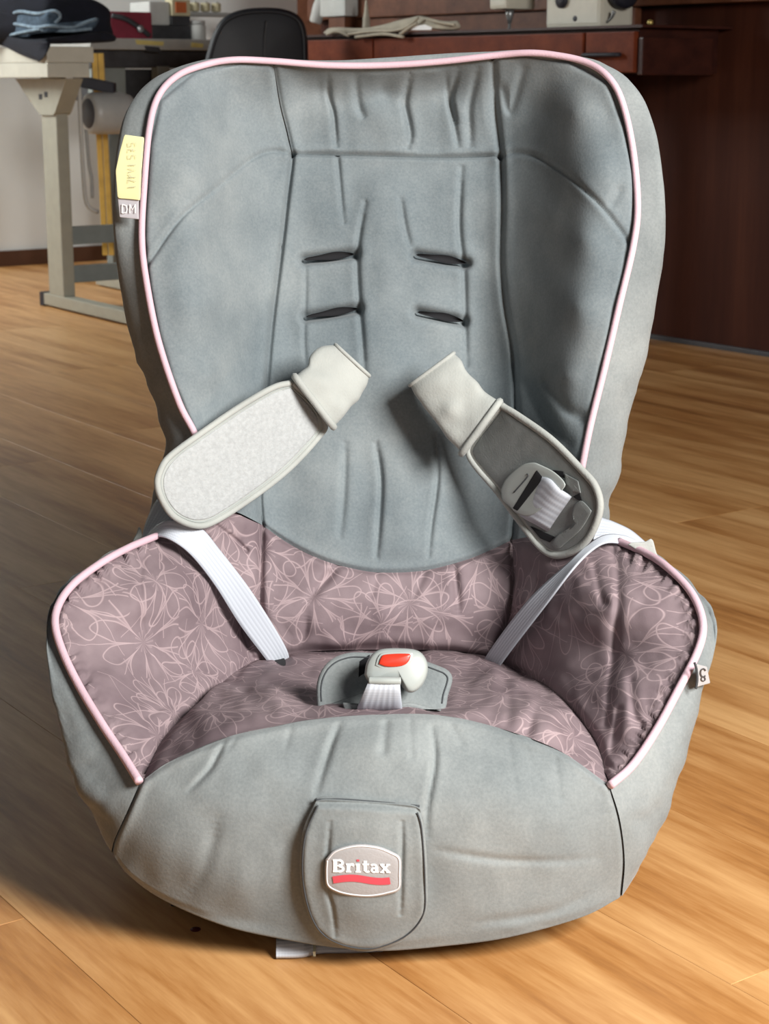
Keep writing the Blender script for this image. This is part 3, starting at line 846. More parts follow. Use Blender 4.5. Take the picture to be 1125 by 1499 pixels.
ol = offset(LPAD, 9.0); tube('stitching', np.vstack([P(ol[:, 0], ol[:, 1], ylp(ol[:, 0], ol[:, 1]) - 0.0002), P(ol[:1, 0], ol[:1, 1], ylp(ol[:1, 0], ol[:1, 1]) - 0.0002)]), 0.0006, M['buckle'], pad, 6, 160)

RPAD = np.array([(733, 589), (760, 605), (809, 640), (851, 682), (873, 707), (882, 736), (877, 765), (862, 793), (838, 812), (811, 817), (788, 804), (759, 768), (727, 725), (682, 666), (700, 628)], float)
def yrp(x, y): return 0.368 - (x - 700) / 165 * 0.100 - (y - 700) * 0.00008
rpad = slab('chest_pad', RPAD, yrp, M['cream'], seat, 0.011, 6.0, 0.001)
tag(rpad, 'chest pad turned to show its dark grey inner face')
tag(pad, 'chest pad with rough pale face')
slab('pad_face', offset(RPAD, 10)[::4], yrp, M['pad_dark'], rpad, 0.004, 1.5, 0.0, 0.0010)
ol = offset(RPAD, 4); tube('pad_binding', np.vstack([P(ol[:, 0], ol[:, 1], yrp(ol[:, 0], ol[:, 1]) + 0.001), P(ol[:1, 0], ol[:1, 1], yrp(ol[:1, 0], ol[:1, 1]) + 0.001)]), 0.0032, M['cream'], rpad, 8, 160)

def sleeve(secs, parent, thick, seed, bind_end=0):
    """flattened cloth tube: sections are (left px,py,Y),(right px,py,Y)"""
    A = spline(P(*np.array([s[0] for s in secs]).T), 46); B = spline(P(*np.array([s[1] for s in secs]).T), 46)
    rows = []
    for i in range(46):
        c = (A[i] + B[i]) / 2; h = (B[i] - A[i]) / 2
        v = np.array([0, CAM_Y, CAM_H]) - c; v -= h * (v @ h) / (h @ h); v /= np.linalg.norm(v)
        th = np.linspace(0, 2 * math.pi, 40, endpoint=False)
        k = np.sign(np.sin(th)) * np.abs(np.sin(th)) ** 0.7
        rows.append(c + np.cos(th)[:, None] * h + k[:, None] * v * thick)
    G = np.stack(rows)
    px, py = proj(G)
    n = np.cross(np.roll(G, -1, 1) - np.roll(G, 1, 1), np.gradient(G, axis=0)); n /= np.linalg.norm(n, axis=-1, keepdims=True) + 1e-12
    if (n * (G - G.mean(1, keepdims=True))).sum() < 0: n = -n
    G = G + n * (0.0020 * vnoise(px, py, 20, seed) * np.sin(np.linspace(0.1, math.pi, 46))[:, None])[..., None]
    o = grid('pad_sleeve', G, M['cream'], parent, close_u=True)
    for e, nm in ((1, 'sleeve_hem'), (-1, 'sleeve_hem')):
        ringp = np.vstack([G[e], G[e][:1]])
        tube(nm, ringp, 0.0034 if e == 1 else 0.0019, M['cream'], parent, 8, 90)
    # dark disc paints the shade inside the mouth, cream disc closes the far end
    for e in (0, -1):
        mesh('sleeve_end_disc', np.vstack([G[e], G[e].mean(0)[None] + (G[e].mean(0) - G[-1 - e].mean(0)) * (-0.06)]), [(k, (k + 1) % 40, 40) for k in range(40)], M['thread'] if e == 0 else M['cream'], parent)
    return o
sleeve([((430, 553, .366), (486, 626, .372)), ((449, 538, .372), (504, 607, .376)), ((454, 524, .380), (518, 592, .382)), ((462, 514, .386), (529, 577, .388)), ((474, 507, .391), (536, 564, .392)), ((491, 505, .396), (540, 550, .396))], pad, 0.012, 81)
sleeve([((677, 666, .360), (733, 589, .360)), ((656, 640, .368), (712, 575, .368)), ((632, 610, .376), (690, 549, .376)), ((609, 580, .386), (674, 527, .386)), ((600, 564, .394), (664, 517, .394))], rpad, 0.012, 85)
# ---- buckle tongue lying in the dark pad
yt = lambda x, y: yrp(x, y) - 0.010
TON = np.array([(733, 716), (741, 700), (761, 682), (779, 677), (792, 681), (811, 691), (826, 706), (824, 716), (800, 740), (776, 755), (757, 752), (745, 741), (735, 731)], float)
ton = slab('buckle_tongue', TON, yt, M['buckle'], seat, 0.006, 2.0, 0.0)
def quadslab(name, q, yf, mat, parent, thick, lift, bev=0.8):
    pts = []
    q = np.array(q, float)
    for a, b in zip(q, np.roll(q, -1, 0)):
        for t in (0.04, 0.35, 0.65, 0.96): pts.append(a * (1 - t) + b * t)
    return slab(name, np.array(pts), yf, mat, parent, thick, bev, 0, lift, n=64)
quadslab('tongue_slot', [(785, 688), (795, 700), (757, 748), (750, 744)], yt, M['black'], ton, 0.002, 0.0006)
tube('tongue_groove', [P(771, 694, yt(771, 694) - .0002), P(772, 698, yt(772, 698) - .0002), P(752, 721, yt(752, 721) - .0002)], 0.0006, M['thread'], ton, 6, 20)
ribbon('tongue_strap', [(792, 697, .304), (805, 702, .292), (820, 717, .284), (848, 733, .284), (853, 738, .292)], [(756, 747, .330), (765, 757, .318), (785, 768, .306), (812, 783, .298), (818, 784, .305)], M['web'], seat, 0.002, 40)
KEEP = np.array([(841, 738), (851, 733), (864, 746), (864, 752), (850, 775), (830, 793), (816, 804), (808, 796), (818, 781), (832, 776), (839, 764), (837, 752)], float)
slab('strap_keeper', KEEP, lambda x, y: yrp(x, y) - 0.005, M['pad_dark'], rpad, 0.004, 1.2, n=60)
for q in ([(808, 688), (824, 690), (826, 700), (820, 698)], [(838, 727), (848, 722), (852, 734), (845, 732)], [(775, 770), (812, 786), (804, 794), (790, 788)]):
    quadslab('pad_opening', q, yrp, M['black'], rpad, 0.001, 0.0022)
quadslab('keeper_tab', [(826, 693), (846, 704), (850, 722), (838, 720), (828, 708)], yrp, M['pad_dark'], rpad, 0.003, 0.004)

# ---- crotch pad and buckle
CRP = np.array([(464, 1040), (463, 1005), (470, 982), (484, 966), (504, 957), (530, 955), (600, 962), (645, 976), (658, 984), (662, 995), (656, 1016), (646, 1043), (600, 1040), (555, 1042), (510, 1043)], float)
ycp = lambda x, y: 0.085 + (1042 - y) * 0.00035
cp = slab('crotch_pad', CRP, ycp, M['grey_side'], seat, 0.010, 5.0, 0.001)
ol = offset(CRP, 7)
tube('stitching', P(ol[2:50, 0], ol[2:50, 1], ycp(ol[2:50, 0], ol[2:50, 1]) - .0003), 0.0006, M['thread'], cp, 6, 120)
quadslab('strap_gap', [(526, 968), (541, 958), (540, 985), (526, 1008), (523, 1000)], ycp, M['black'], cp, 0.001, 0.0008)
ybk = lambda x, y: 0.062 + (1010 - y) * 0.00022
BK = np.array([(533, 988), (536, 971), (545, 957), (560, 950), (588, 949), (610, 952), (621, 961), (626, 975), (624, 990), (617, 1004), (606, 1013), (596, 1013), (588, 1005), (583, 999), (560, 998), (540, 998)], float)
bk = slab('harness_buckle', BK, ybk, M['buckle'], seat, 0.022, 4.0, 0.003)
slab('button_bezel', np.array([(549, 974), (553, 962), (563, 955), (600, 954), (604, 962), (598, 974), (584, 979), (562, 980)], float), ybk, M['buckle'], bk, 0.002, 1.2, 0.001, 0.0022, n=50)
slab('release_button', np.array([(554, 972), (557, 963), (564, 958), (597, 957), (600, 963), (594, 972), (582, 976), (565, 976)], float), ybk, M['red'], bk, 0.003, 1.5, 0.001, 0.0040, n=50)
tube('buckle_lip', P(np.array([540, 562, 586]), np.array([996, 996.5, 997]), np.array([.060, .059, .060])), 0.0030, M['buckle'], bk, 10, 30)
ribbon('crotch_strap', [(540, 996, .060), (533, 1012, .058), (524, 1033, .066), (520, 1045, .085)], [(585, 997, .060), (586, 1012, .058), (588, 1033, .066), (589, 1045, .085)], M['web'], seat, 0.002, 30)
quadslab('crotch_hem', [(500, 1028), (560, 1033), (600, 1028), (648, 1040), (600, 1046), (505, 1044)], lambda x, y: 0.072 + 0 * x, M['grey_side'], cp, 0.012, 0, 2.0)

# ---- pocket flap with the logo patch
FLAP = np.array([(462, 1174), (480, 1172), (540, 1175), (600, 1180), (614, 1185), (620, 1205), (624, 1250), (626, 1300), (625, 1335), (612, 1360), (590, 1378), (560, 1390), (535, 1394), (500, 1388), (470, 1372), (452, 1345), (441, 1305), (438, 1260), (444, 1215)], float)
yfl = lambda x, y: AYF(x, y) - 0.007
# flap as a relief grid so gathers are real folds
fb = [(452, 1345), (470, 1372), (500, 1388), (535, 1394), (560, 1390), (590, 1378), (612, 1360)]
ft = [(462, 1174), (480, 1172), (540, 1175), (600, 1180), (614, 1185)]
fL = [(452, 1345), (441, 1305), (438, 1260), (444, 1215), (462, 1174)]
fR = [(612, 1360), (625, 1335), (626, 1300), (624, 1250), (620, 1205), (614, 1185)]
ffs = [([(483, 1195), (478, 1290), (487, 1330), (492, 1385)], 4, .0022), ([(515, 1185), (515, 1230)], 4, .0016), ([(560, 1190), (558, 1235)], 4, .0016), ([(588, 1195), (588, 1260), (585, 1350)], 4, .0026),
       ([(522, 1345), (528, 1385)], 4, .0024), ([(540, 1370), (543, 1390)], 3, .002), ([(565, 1350), (560, 1385)], 4, .0022), ([(580, 1350), (572, 1385)], 4, .002)]
G = patch2d(fb, ft, fL, fR, 90, 120, yfl)
edge = fL[::-1] + fb[1:] + fR[1:]
G = relief(G, [(p, w, d * 0.95, 0.1, 2) for p, w, d in ffs] + [(edge + [(614, 1185), (540, 1177), (462, 1175)], 5, .003, 0.2)], [([(530, 1220), (530, 1330)], 50, .004)], ((40, 40, .001, 90),))
und = G.copy(); und[..., 1] += 0.006
flap = grid('pocket_flap', G, M['grey_side'], seat)
G3 = np.stack([G[0], G[0] + np.array([0, .006, 0])]);
rim = np.concatenate([G[0], G[1:, -1], G[-1, ::-1][1:], G[::-1, 0][1:]])
grid('flap_edge', np.stack([rim, rim + np.array([0, .009, 0])]), M['grey_side'], flap)
st_ = spline(np.array(edge, float), 80); cc = np.array([535, 1285.0])
st2 = cc + (st_ - cc) * 0.955
tube('stitching', P(st2[:, 0], st2[:, 1], yfl(st2[:, 0], st2[:, 1]) - .0005), 0.0006, M['thread'], flap, 6, 120)
tube('flap_seam', P(np.array([460, 500, 560, 614]), np.array([1171, 1170.5, 1175, 1180]), yfl(np.array([460., 500, 560, 614]), np.array([1171., 1171, 1175, 1180])) + .004), 0.0008, M['thread'], flap, 6, 30)
# logo patch
PT = np.array([(476, 1258), (490, 1244), (520, 1236), (550, 1238), (572, 1246), (586, 1256), (587, 1280), (585, 1302), (566, 1310), (540, 1314), (512, 1312), (490, 1306), (477, 1296), (475, 1276)], float)
ypt = lambda x, y: yfl(x, y) - 0.0058
pt = slab('logo_patch', PT, ypt, M['patch'], seat, 0.004, 1.5, 0.0006, n=80)
ol = offset(PT, 3)
tube('patch_border', np.vstack([P(ol[:, 0], ol[:, 1], ypt(ol[:, 0], ol[:, 1])), P(ol[:1, 0], ol[:1, 1], ypt(ol[:1, 0], ol[:1, 1]))]), 0.0006, M['label'], pt, 6, 120)
def strokes(name, lst, mp, mat, parent):
    """flat print made of thick strokes; lst of (polyline, width) in print units, mp maps (n,2)->3D"""
    V, F = [], []
    for k, (pl, w) in enumerate(lst):
        p = np.array(pl, float)
        t = np.gradient(p, axis=0); t /= np.linalg.norm(t, axis=1, keepdims=True) + 1e-9
        nn = np.stack([-t[:, 1], t[:, 0]], -1) * w / 2
        a = mp(p + nn, k * 0.00001); b = mp(p - nn, k * 0.00001)
        base = len(V)
        for i in range(len(p)): V += [a[i], b[i]]
        for i in range(len(p) - 1): F.append((base + 2 * i, base + 2 * i + 1, base + 2 * i + 3, base + 2 * i + 2))
    return mesh(name, V, F, mat, parent, False)
def arc(cx, cy, rx, ry, a0, a1, n=14):
    t = np.radians(np.linspace(a0, a1, n)); return [(cx + rx * math.cos(x), cy + ry * math.sin(x)) for x in t]
L_ = []
# B
L_ += [([(1.6, 0), (1.6, 10)], 2.8), ([(0, 0.8), (4, 0.8)], 1.6), ([(0, 9.2), (4, 9.2)], 1.6), (arc(4, 7.3, 2.6, 2.0, -90, 90), 1.9), (arc(4, 2.7, 3.1, 2.0, -90, 90), 1.9), ([(2, 5.1), (4.4, 5.1)], 1.2)]
# r
L_ += [([(10.6, 0), (10.6, 7)], 2.5), ([(8.9, 0.7), (12.6, 0.7)], 1.4), ([(8.9, 6.3), (11.5, 6.3)], 1.4), (arc(13.2, 4.2, 1.9, 2.2, 165, 60), 1.8), ([(13.5, 6.0), (14.6, 5.2)], 1.9)]
# i
L_ += [([(17.3, 0), (17.3, 7)], 2.5), ([(15.4, 0.7), (19.3, 0.7)], 1.4), ([(15.5, 6.3), (18, 6.3)], 1.4)]
# t
L_ += [([(22.2, 1.4), (22.2, 9.2)], 2.4), ([(20.2, 6.4), (24.8, 6.4)], 1.3), (arc(23.6, 2.0, 1.4, 1.3, 180, 340), 1.5)]
# a
L_ += [(arc(28.0, 4.6, 2.0, 1.7, 150, 0), 1.6), ([(30.0, 4.8), (30.0, 0.9)], 2.3), ([(29.6, 0.8), (31.6, 0.8)], 1.4), (arc(28.2, 2.1, 1.6, 1.5, 0, 360, 20), 1.5)]
# x
L_ += [([(33.2, 6.6), (38.4, 0.5)], 2.1), ([(38.2, 6.6), (33.3, 0.5)], 1.5), ([(32.4, 6.4), (35.4, 6.4)], 1.2), ([(36.6, 6.4), (39.4, 6.4)], 1.2), ([(32.4, 0.6), (35.2, 0.6)], 1.2), ([(36.6, 0.6), (39.6, 0.6)], 1.2)]
def logo_map(q, e):
    s = 2.13
    x = 487 + q[:, 0] * s; y = 1277 - q[:, 1] * 1.92 + q[:, 0] * 0.03
    return P(x, y, ypt(x, y) - 0.0009 - e)
strokes('logo_lettering', L_, logo_map, M['white'], pt)
strokes('logo_dot', [([(16.3, 9.3), (18.2, 9.3)], 1.6)], logo_map, M['redprint'], pt)
wx = np.linspace(0, 39.3, 30)
strokes('logo_wave', [(np.stack([wx, -5.3 + 1.1 * np.sin((wx - 3) / 39.3 * 2 * math.pi) - wx * 0.0], -1).tolist(), 5.4)], logo_map, M['redprint'], pt)

# ---- labels
yl = lambda x, y: 0.346 + (215 - x) * 0.0001
tg = quadslab('care_label', [(172, 288), (203, 288), (203, 321), (175, 318)], yl, M['label_grey'], seat, 0.0012, 0.0)
quadslab('paper_sticker', [(182, 197), (211, 201), (207, 250), (205, 293), (172, 290), (169, 250), (175, 222)], lambda x, y: yl(x, y) - 0.002, M['paper'], tg, 0.0010, 0.0)
def tmap(q, e):
    # runs upwards along the sticker
    x = 199 - q[:, 1] * 1.0; y = 292 - q[:, 0] * 1.0
    return P(x, y, yl(x, y) - 0.0035 - e)
T_ = []
def dig(x0, segs):
    for s in segs: T_.append(([(x0 + a * 6, b * 11) for a, b in s], 0.9))
dig(18, [[(0, 1), (0.1, 0)]]); dig(24, [[(0, 1), (0.9, 1), (0.4, 0)]]); dig(32, [[(0.1, 0), (0.1, 1)], [(0.1, 0.6), (0.9, 1)]]); dig(40, [[(0, 1), (0.4, 0), (0.9, 1)]]); dig(48, [[(0.4, 1), (0.4, 0)]])
dig(60, [[(0.9, 1), (0, 1), (0, 0.55), (0.9, 0.45), (0.7, 0), (0, 0)]]); dig(69, [[(0, 1), (0.9, 1), (0.4, 0)], [(0.2, 0.5), (0.8, 0.5)]]); dig(78, [[(0.9, 1), (0, 1), (0, 0.55), (0.9, 0.45), (0.7, 0), (0, 0)]])
strokes('sticker_writing', T_, tmap, M['ink'], tg)
def lmap(q, e):
    x = 178 + q[:, 0]; y = 312 - q[:, 1]
    return P(x, y, yl(x, y) - 0.0016 - e)
strokes('label_lettering', [([(1, 0), (1, 13)], 1.6), ([(1, 13), (7, 11), (8, 6), (7, 1), (1, 0)], 1.6), ([(12, 0), (12, 13)], 1.6), ([(12, 13), (16, 5), (20, 13)], 1.6), ([(20, 13), (20, 0)], 1.6)], lmap, M['white'], tg)
# small side label
sl = quadslab('side_label', [(1019, 972), (1034, 976), (1039, 1000), (1018, 1006)], lambda x, y: 0.097 + (x - 1018) * 0.0008, M['patch'], seat, 0.0015, 0.0)
tube('label_fold', P(np.array([1016, 1019, 1020, 1018]), np.array([970, 980, 995, 1008]), np.array([.094, .094, .094, .094])), 0.0011, M['thread'], sl, 6, 20)
strokes('label_emblem', [(arc(1029, 985, 4, 6, 40, 330), 2.0), (arc(1029, 994, 3, 3, 0, 360), 1.5)], lambda q, e: P(q[:, 0], q[:, 1], 0.0955 + (q[:, 0] - 1018) * 0.0008 - e), M['strip'], sl)
# adjuster strap end lying on the floor under the front
def fl3(px, py, z):
    p = floor_pt(px, py); c = Vector((0, CAM_Y, CAM_H)); t = 1 - z / CAM_H
    return np.array(c + (p - c) * t)
rows = []
for (x, y0, y1) in ((404, 1368, 1398), (440, 1364, 1397), (470, 1362, 1391), (520, 1360, 1390), (560, 1358, 1388)):
    rows.append([fl3(x, y0, .006 + .006 * (x < 450)), fl3(x, y1, .0035 + .001 * (x < 450))])
a = spline([r[0] for r in rows], 30); b = spline([r[1] for r in rows], 30)
G = np.stack([a, a * .5 + b * .5 + np.array([0, 0, .002]), b, b + np.array([0, 0, -.003]), a + np.array([0, 0, -.003])], 1)
grid('adjuster_strap', G, M['web'], seat, uv=np.stack([np.tile(np.array([0, .5, 1, 1, 0]), (30, 1)), np.tile(np.linspace(0, .09, 30)[:, None], (1, 5))], -1).reshape(-1, 2), close_u=True)
q = [fl3(458, 1362, .0125), fl3(458, 1393, .0075)]
mesh('strap_joint', [q[0], q[1], q[1] + np.array([.002, 0, 0]), q[0] + np.array([.002, 0, 0]), q[0] - np.array([0, 0, .004]), q[1] - np.array([0, 0, .004]), q[1] + np.array([.002, 0, -.004]), q[0] + np.array([.002, 0, -.004])],
     [(0, 1, 2, 3), (4, 7, 6, 5), (0, 4, 5, 1), (1, 5, 6, 2), (2, 6, 7, 3), (3, 7, 4, 0)], M['ink'], seat, False)

# ------------------------------------------------------------------ BACKGROUND
M['beige_metal'] = plain('beige enamel', (0.32, 0.31, 0.25), 0.5, var=0.05)
M['table_cream'] = plain('cream laminate', (0.52, 0.50, 0.42), 0.5, var=0.05)
M['grey_metal'] = plain('grey enamel', (0.20, 0.225, 0.215), 0.5, var=0.06)
M['grey_top'] = plain('grey laminate', (0.36, 0.36, 0.34), 0.5, var=0.06)
M['cap'] = plain('black rubber cap', (0.012, 0.012, 0.02), 0.6)
M['yellow'] = plain('yellow enamel', (0.55, 0.33, 0.06), 0.5, var=0.15)
M['motor'] = plain('pale motor casing', (0.42, 0.42, 0.40), 0.4, var=0.05)
M['vent'] = plain('dark motor vent', (0.055, 0.055, 0.065), 0.6)
M['darkbox'] = plain('dark machine metal', (0.035, 0.036, 0.04), 0.5, var=0.3)
M['blackcloth'] = plain('black cloth', (0.006, 0.007, 0.014), 0.95, var=0.3, bumpd=0.001, bscale=300)
M['denim'] = plain('faded denim', (0.055, 0.085, 0.12), 0.95, var=0.4, scale=60)
M['denim_edge'] = plain('pale denim seam', (0.20, 0.27, 0.33), 0.95, var=0.3, scale=60)
M['leather'] = plain('black leatherette', (0.004, 0.0045, 0.008), 0.55, var=0.2)
M['redbox'] = plain('crimson case', (0.20, 0.012, 0.03), 0.6, var=0.15)
M['whitebox'] = plain('white carton', (0.50, 0.50, 0.47), 0.8, var=0.05)
M['orange'] = plain('orange card', (0.50, 0.12, 0.03), 0.7, var=0.1)
M['thread_cream'] = plain('cream thread', (0.50, 0.44, 0.28), 0.8, var=0.1)
M['machine'] = plain('ivory enamel', (0.56, 0.53, 0.44), 0.4, var=0.04)
M['steel'] = plain('steel', (0.35, 0.36, 0.36), 0.35, 0.7, var=0.1)
M['linen'] = plain('beige linen', (0.42, 0.38, 0.30), 0.9, var=0.12, bumpd=0.001, bscale=250)
M['brass'] = plain('brass', (0.55, 0.42, 0.14), 0.35, 0.6)
M['tape'] = plain('yellow tape', (0.60, 0.50, 0.17), 0.7)

def rbox(name, o, lu, lv, h, mat, parent, bev=0.003):
    return box(name, o, np.array(lu * U), np.array(lv * V_), ZZ * h, mat, parent, bev)

# left sewing table
SB = CAM_H / 0.70
U0, V0, Z0 = U, V_, ZZ
U, V_, ZZ = U * SB, V_ * SB, ZZ * SB
S0 = np.array(floor_pt(60, 447))
tab = empty('sewing_table', S0, 'beige steel legged sewing table with thick cream top at the white wall', 'table')
rbox('foot_bar', S0 - 0.62 * U - 0.0 * V_ + ZZ * 0.006, 0.60, 0.045, 0.036, M['beige_metal'], tab, 0.004)
rbox('foot_cap', S0 - 0.025 * U - 0.002 * V_, 0.03, 0.05, 0.044, M['cap'], tab, 0.003)
c0 = S0 - 0.165 * U + 0.003 * V_
rbox('leg_column', c0 + ZZ * 0.041, 0.105, 0.04, 0.662, M['beige_metal'], tab, 0.004)
# bracket: trapezoid plate under the top
bu = [(-0.10, .70), (0.27, .70), (0.105, .595), (0.085, .592), (0.005, .592), (-0.01, .60)]
bp = [c0 + a * U - 0.008 * V_ + ZZ * z for a, z in bu]; bq = [p + 0.055 * V_ for p in bp]
mesh('bracket', bp + bq, [tuple(range(6)), tuple(range(6, 12))[::-1]] + [(i, 6 + i, 6 + (i + 1) % 6, (i + 1) % 6) for i in range(6)], M['beige_metal'], tab, False)
for da, dz in ((0.035, 0.645), (0.075, 0.638)):
    rbox('bracket_slot', c0 + da * U - 0.0095 * V_ + ZZ * dz, 0.022, 0.003, 0.016, M['cap'], tab, 0.001)
tc_ = c0 - 0.13 * U
pxc = lambda p: proj(np.array(p))[0]
k = 0.0
while pxc(tc_ - k * V_ + ZZ * 0.75) > 70: k += 0.004
tc_ = tc_ - k * V_
rbox('top_frame', tc_ + ZZ * 0.703 + 0.002 * U, 0.62, 0.135, 0.042, M['table_cream'], tab, 0.003)
rbox('tabletop', tc_ + ZZ * 0.7455, 0.64, 0.150, 0.046, M['table_cream'], tab, 0.003)
rbox('stretcher', c0 + 0.03 * U + 0.04 * V_ + ZZ * 0.198, 0.03, 0.85, 0.055, M['grey_metal'], tab, 0.003)
rbox('stretcher', c0 + 0.03 * U + 0.04 * V_ + ZZ * 0.080, 0.03, 0.85, 0.052, M['grey_metal'], tab, 0.003)
S1 = np.array(floor_pt(140, 418))
rbox('foot_bar', S1 - 0.55 * U + ZZ * 0.004, 0.55, 0.045, 0.036, M['beige_metal'], tab, 0.004)
rbox('leg_column', c0 + 0.89 * V_ + ZZ * 0.0, 0.105, 0.04, 0.70, M['beige_metal'], tab, 0.004)
pd = np.array(floor_pt(108, 414))
rbox('treadle', pd + ZZ * 0.002, 0.16, 0.10, 0.028, M['cap'], tab, 0.004)
yT = float(c0[1])
def tb(x, y, dY): return P(x, y, yT + dY)
tube('cable', [tb(116, 128, .06), tb(118, 180, .06), tb(121, 240, .06), tb(125, 290, .06), tb(132, 305, .06), tb(143, 310, .08)], 0.006, M['whitebox'], tab, 8)
tube('cable', [tb(126, 190, .09), tb(130, 240, .09), tb(134, 262, .09), tb(135, 290, .09)], 0.005, M['grey_top'], tab, 8)
for dx in (0, 9):
    a0 = tb(134 + dx, 78, .30); a1 = tb(150 + dx, 374, .30)
    d = a1 - a0
    box('yellow_upright', a0, np.array([0.0165, 0, 0]), np.array([0, .012, 0]), d, M['yellow'], tab, 0.002)
# motor under the top
ma = tb(129, 166, .14); md_ = V_ * 0.13
th = np.linspace(0, 2 * math.pi, 36, endpoint=False)
def cyl(name, c, ax, prof, mat, parent):
    ax = ax / np.linalg.norm(ax); e1 = np.cross(ax, ZZ)
    if np.linalg.norm(e1) < 1e-3: e1 = np.array([1.0, 0, 0])
    e1 = e1 / np.linalg.norm(e1); e2 = np.cross(e1, ax)
    n = 28; t = np.linspace(0, 2 * math.pi, n, endpoint=False)
    V = [c + ax * h + r * (np.cos(a) * e1 + np.sin(a) * e2) for h, r in prof for a in t]
    F = grid_faces(len(prof), n, True)
    F += [tuple(range(n))[::-1], tuple(range((len(prof) - 1) * n, len(prof) * n))]
    return mesh(name, V, F, mat, parent)
cyl('motor', ma, V_, [(0, .050), (.004, .057), (.02, .060), (.10, .060), (.13, .052), (.15, .030)], M['motor'], tab)
cyl('motor_vent', ma - V_ * 0.003, V_, [(0, .040), (.004, .044), (.008, .044)], M['vent'], tab)
box('motor_bracket', tb(118, 128, .13), np.array([.09, .04, -.02]), np.array([0, .05, 0]), ZZ * 0.035, M['cap'], tab, 0.004)

# grey machine table behind
U, V_, ZZ = U0, V0, Z0
g0 = P(132, 72, 4.50)
gt = empty('machine_table', (g0[0], g0[1], 0), 'grey topped machine table with yellow tape along its edge behind the cream table', 'table')
g0 = np.array([g0[0], g0[1], 0])
zt = float(P(140, 72, 4.50)[2])
rbox('tabletop', g0 + ZZ * zt, 0.46, 0.62, 0.034, M['grey_top'], gt, 0.003)
rbox('drip_tray', g0 + 0.04 * U + 0.02 * V_ + ZZ * (zt - 0.055), 0.38, 0.56, 0.053, M['darkbox'], gt, 0.003)
rbox('control_box', g0 + 0.10 * U + 0.10 * V_ + ZZ * (zt - 0.16), 0.25, 0.45, 0.10, M['darkbox'], gt, 0.006)
rbox('hanger', g0 + 0.06 * U + 0.03 * V_ + ZZ * (zt - 0.21), 0.03, 0.12, 0.16, M['grey_metal'], gt, 0.003)
for a, b in ((0.03, 0.25), (0.40, 0.25), (0.03, 0.55), (0.40, 0.55)):
    rbox('leg', g0 + a * U + b * V_, 0.045, 0.045, zt - 0.05, M['grey_metal'], gt, 0.003)
for q, mt, nm in (([(198, 58), (240, 61), (239, 67), (200, 65)], 'tape', 'edge_tape'), ([(280, 62), (298, 64), (297, 70), (279, 69)], 'tape', 'edge_tape'), ([(211, 67), (233, 69), (236, 77), (214, 75)], 'darkbox', 'edge_sticker')):
    cen = np.mean(q, 0)
    # lies on the front edge of the top
    def yfe(x, y):
        x = np.asarray(x, float); lo = np.full(x.shape, 0.0); hi = np.full(x.shape, 1.2)
        for _ in range(40):
            mid = (lo + hi) / 2
            pp = g0 + mid[..., None] * V_ + ZZ * zt
            c = proj(pp)[0] > x
            hi = np.where(c, mid, hi); lo = np.where(c, lo, mid)
        return g0[1] + lo * V_[1] - 0.0015
    quadslab(nm, q, yfe, M[mt], gt, 0.0012, 0.0, 0.3)
top = g0 + ZZ * (zt + 0.0345)
def on_table(px, dU):
    """point on the grey table at image column px, dU in from its front edge"""
    lo, hi = -0.2, 1.6
    for _ in range(40):
        m = (lo + hi) / 2
        if proj(top + dU * U + m * V_)[0] > px: hi = m
        else: lo = m
    return top + dU * U + lo * V_
def tscale(p): return F_PX / ((p[1] - CAM_Y) * CS - (p[2] - CAM_H) * SN)
p = on_table(162, 0.10)
rc = empty('tool_case', p, 'crimson tool case with a black strap on the grey machine table', 'case')
rbox('body', p, 0.08, 0.150, 0.085, M['redbox'], rc, 0.006)
tube('strap', [p - 0.004 * U + 0.004 * V_ + ZZ * .072, p - 0.012 * U + 0.05 * V_ + ZZ * .062, p - 0.012 * U + 0.10 * V_ + ZZ * .035, p - 0.006 * U + 0.135 * V_ + ZZ * .012], 0.008, M['darkbox'], rc, 8)
cyl('buckle', p - 0.016 * U + 0.098 * V_ + ZZ * .032, -U, [(0, .004), (.004, .012), (.008, .009)], M['steel'], rc)
p = on_table(222, 0.12)
ov = empty('overlock_machine', p, 'pale overlock machine with cream thread cones on the grey table', 'sewing machine')
rbox('base', p, 0.16, 0.146, 0.045, M['darkbox'], ov, 0.004)
rbox('body', p + ZZ * .0455 + 0.01 * U, 0.14, 0.075, 0.075, M['whitebox'], ov, 0.008)
rbox('looper_block', p + ZZ * .0455 + 0.075 * V_, 0.14, 0.070, 0.030, M['darkbox'], ov, 0.004)
rbox('thread_panel', p + ZZ * .076 + 0.078 * V_ , 0.05, 0.068, 0.052, M['thread_cream'], ov, 0.004)
rbox('panel_label', p + ZZ * .086 + 0.090 * V_ - 0.003 * U, 0.004, 0.040, 0.034, M['orange'], ov, 0.001)
p = on_table(284, 0.10)
rbox_ = empty('thread_jar', p, 'white squat jar standing beside the overlock machine', 'jar')
cyl('body', p + .03 * V_ + .03 * U, ZZ, [(0, .026), (.004, .028), (.046, .028), (.05, .024)], M['whitebox'], rbox_)
cyl('lid', p + .03 * V_ + .03 * U + ZZ * .0505, ZZ, [(0, .026), (.012, .026)], M['motor'], rbox_)
sh = on_table(268, 0.30)
shelf = empty('spool_rack', sh, 'low grey rack carrying a row of cream thread spools', 'rack')
rbox('rack_board', sh + ZZ * .085, 0.10, 0.26, 0.012, M['grey_top'], shelf, 0.002)
for b in (0.0, 0.245): rbox('rack_side', sh + b * V_, 0.10, 0.014, 0.085, M['grey_top'], shelf, 0.002)
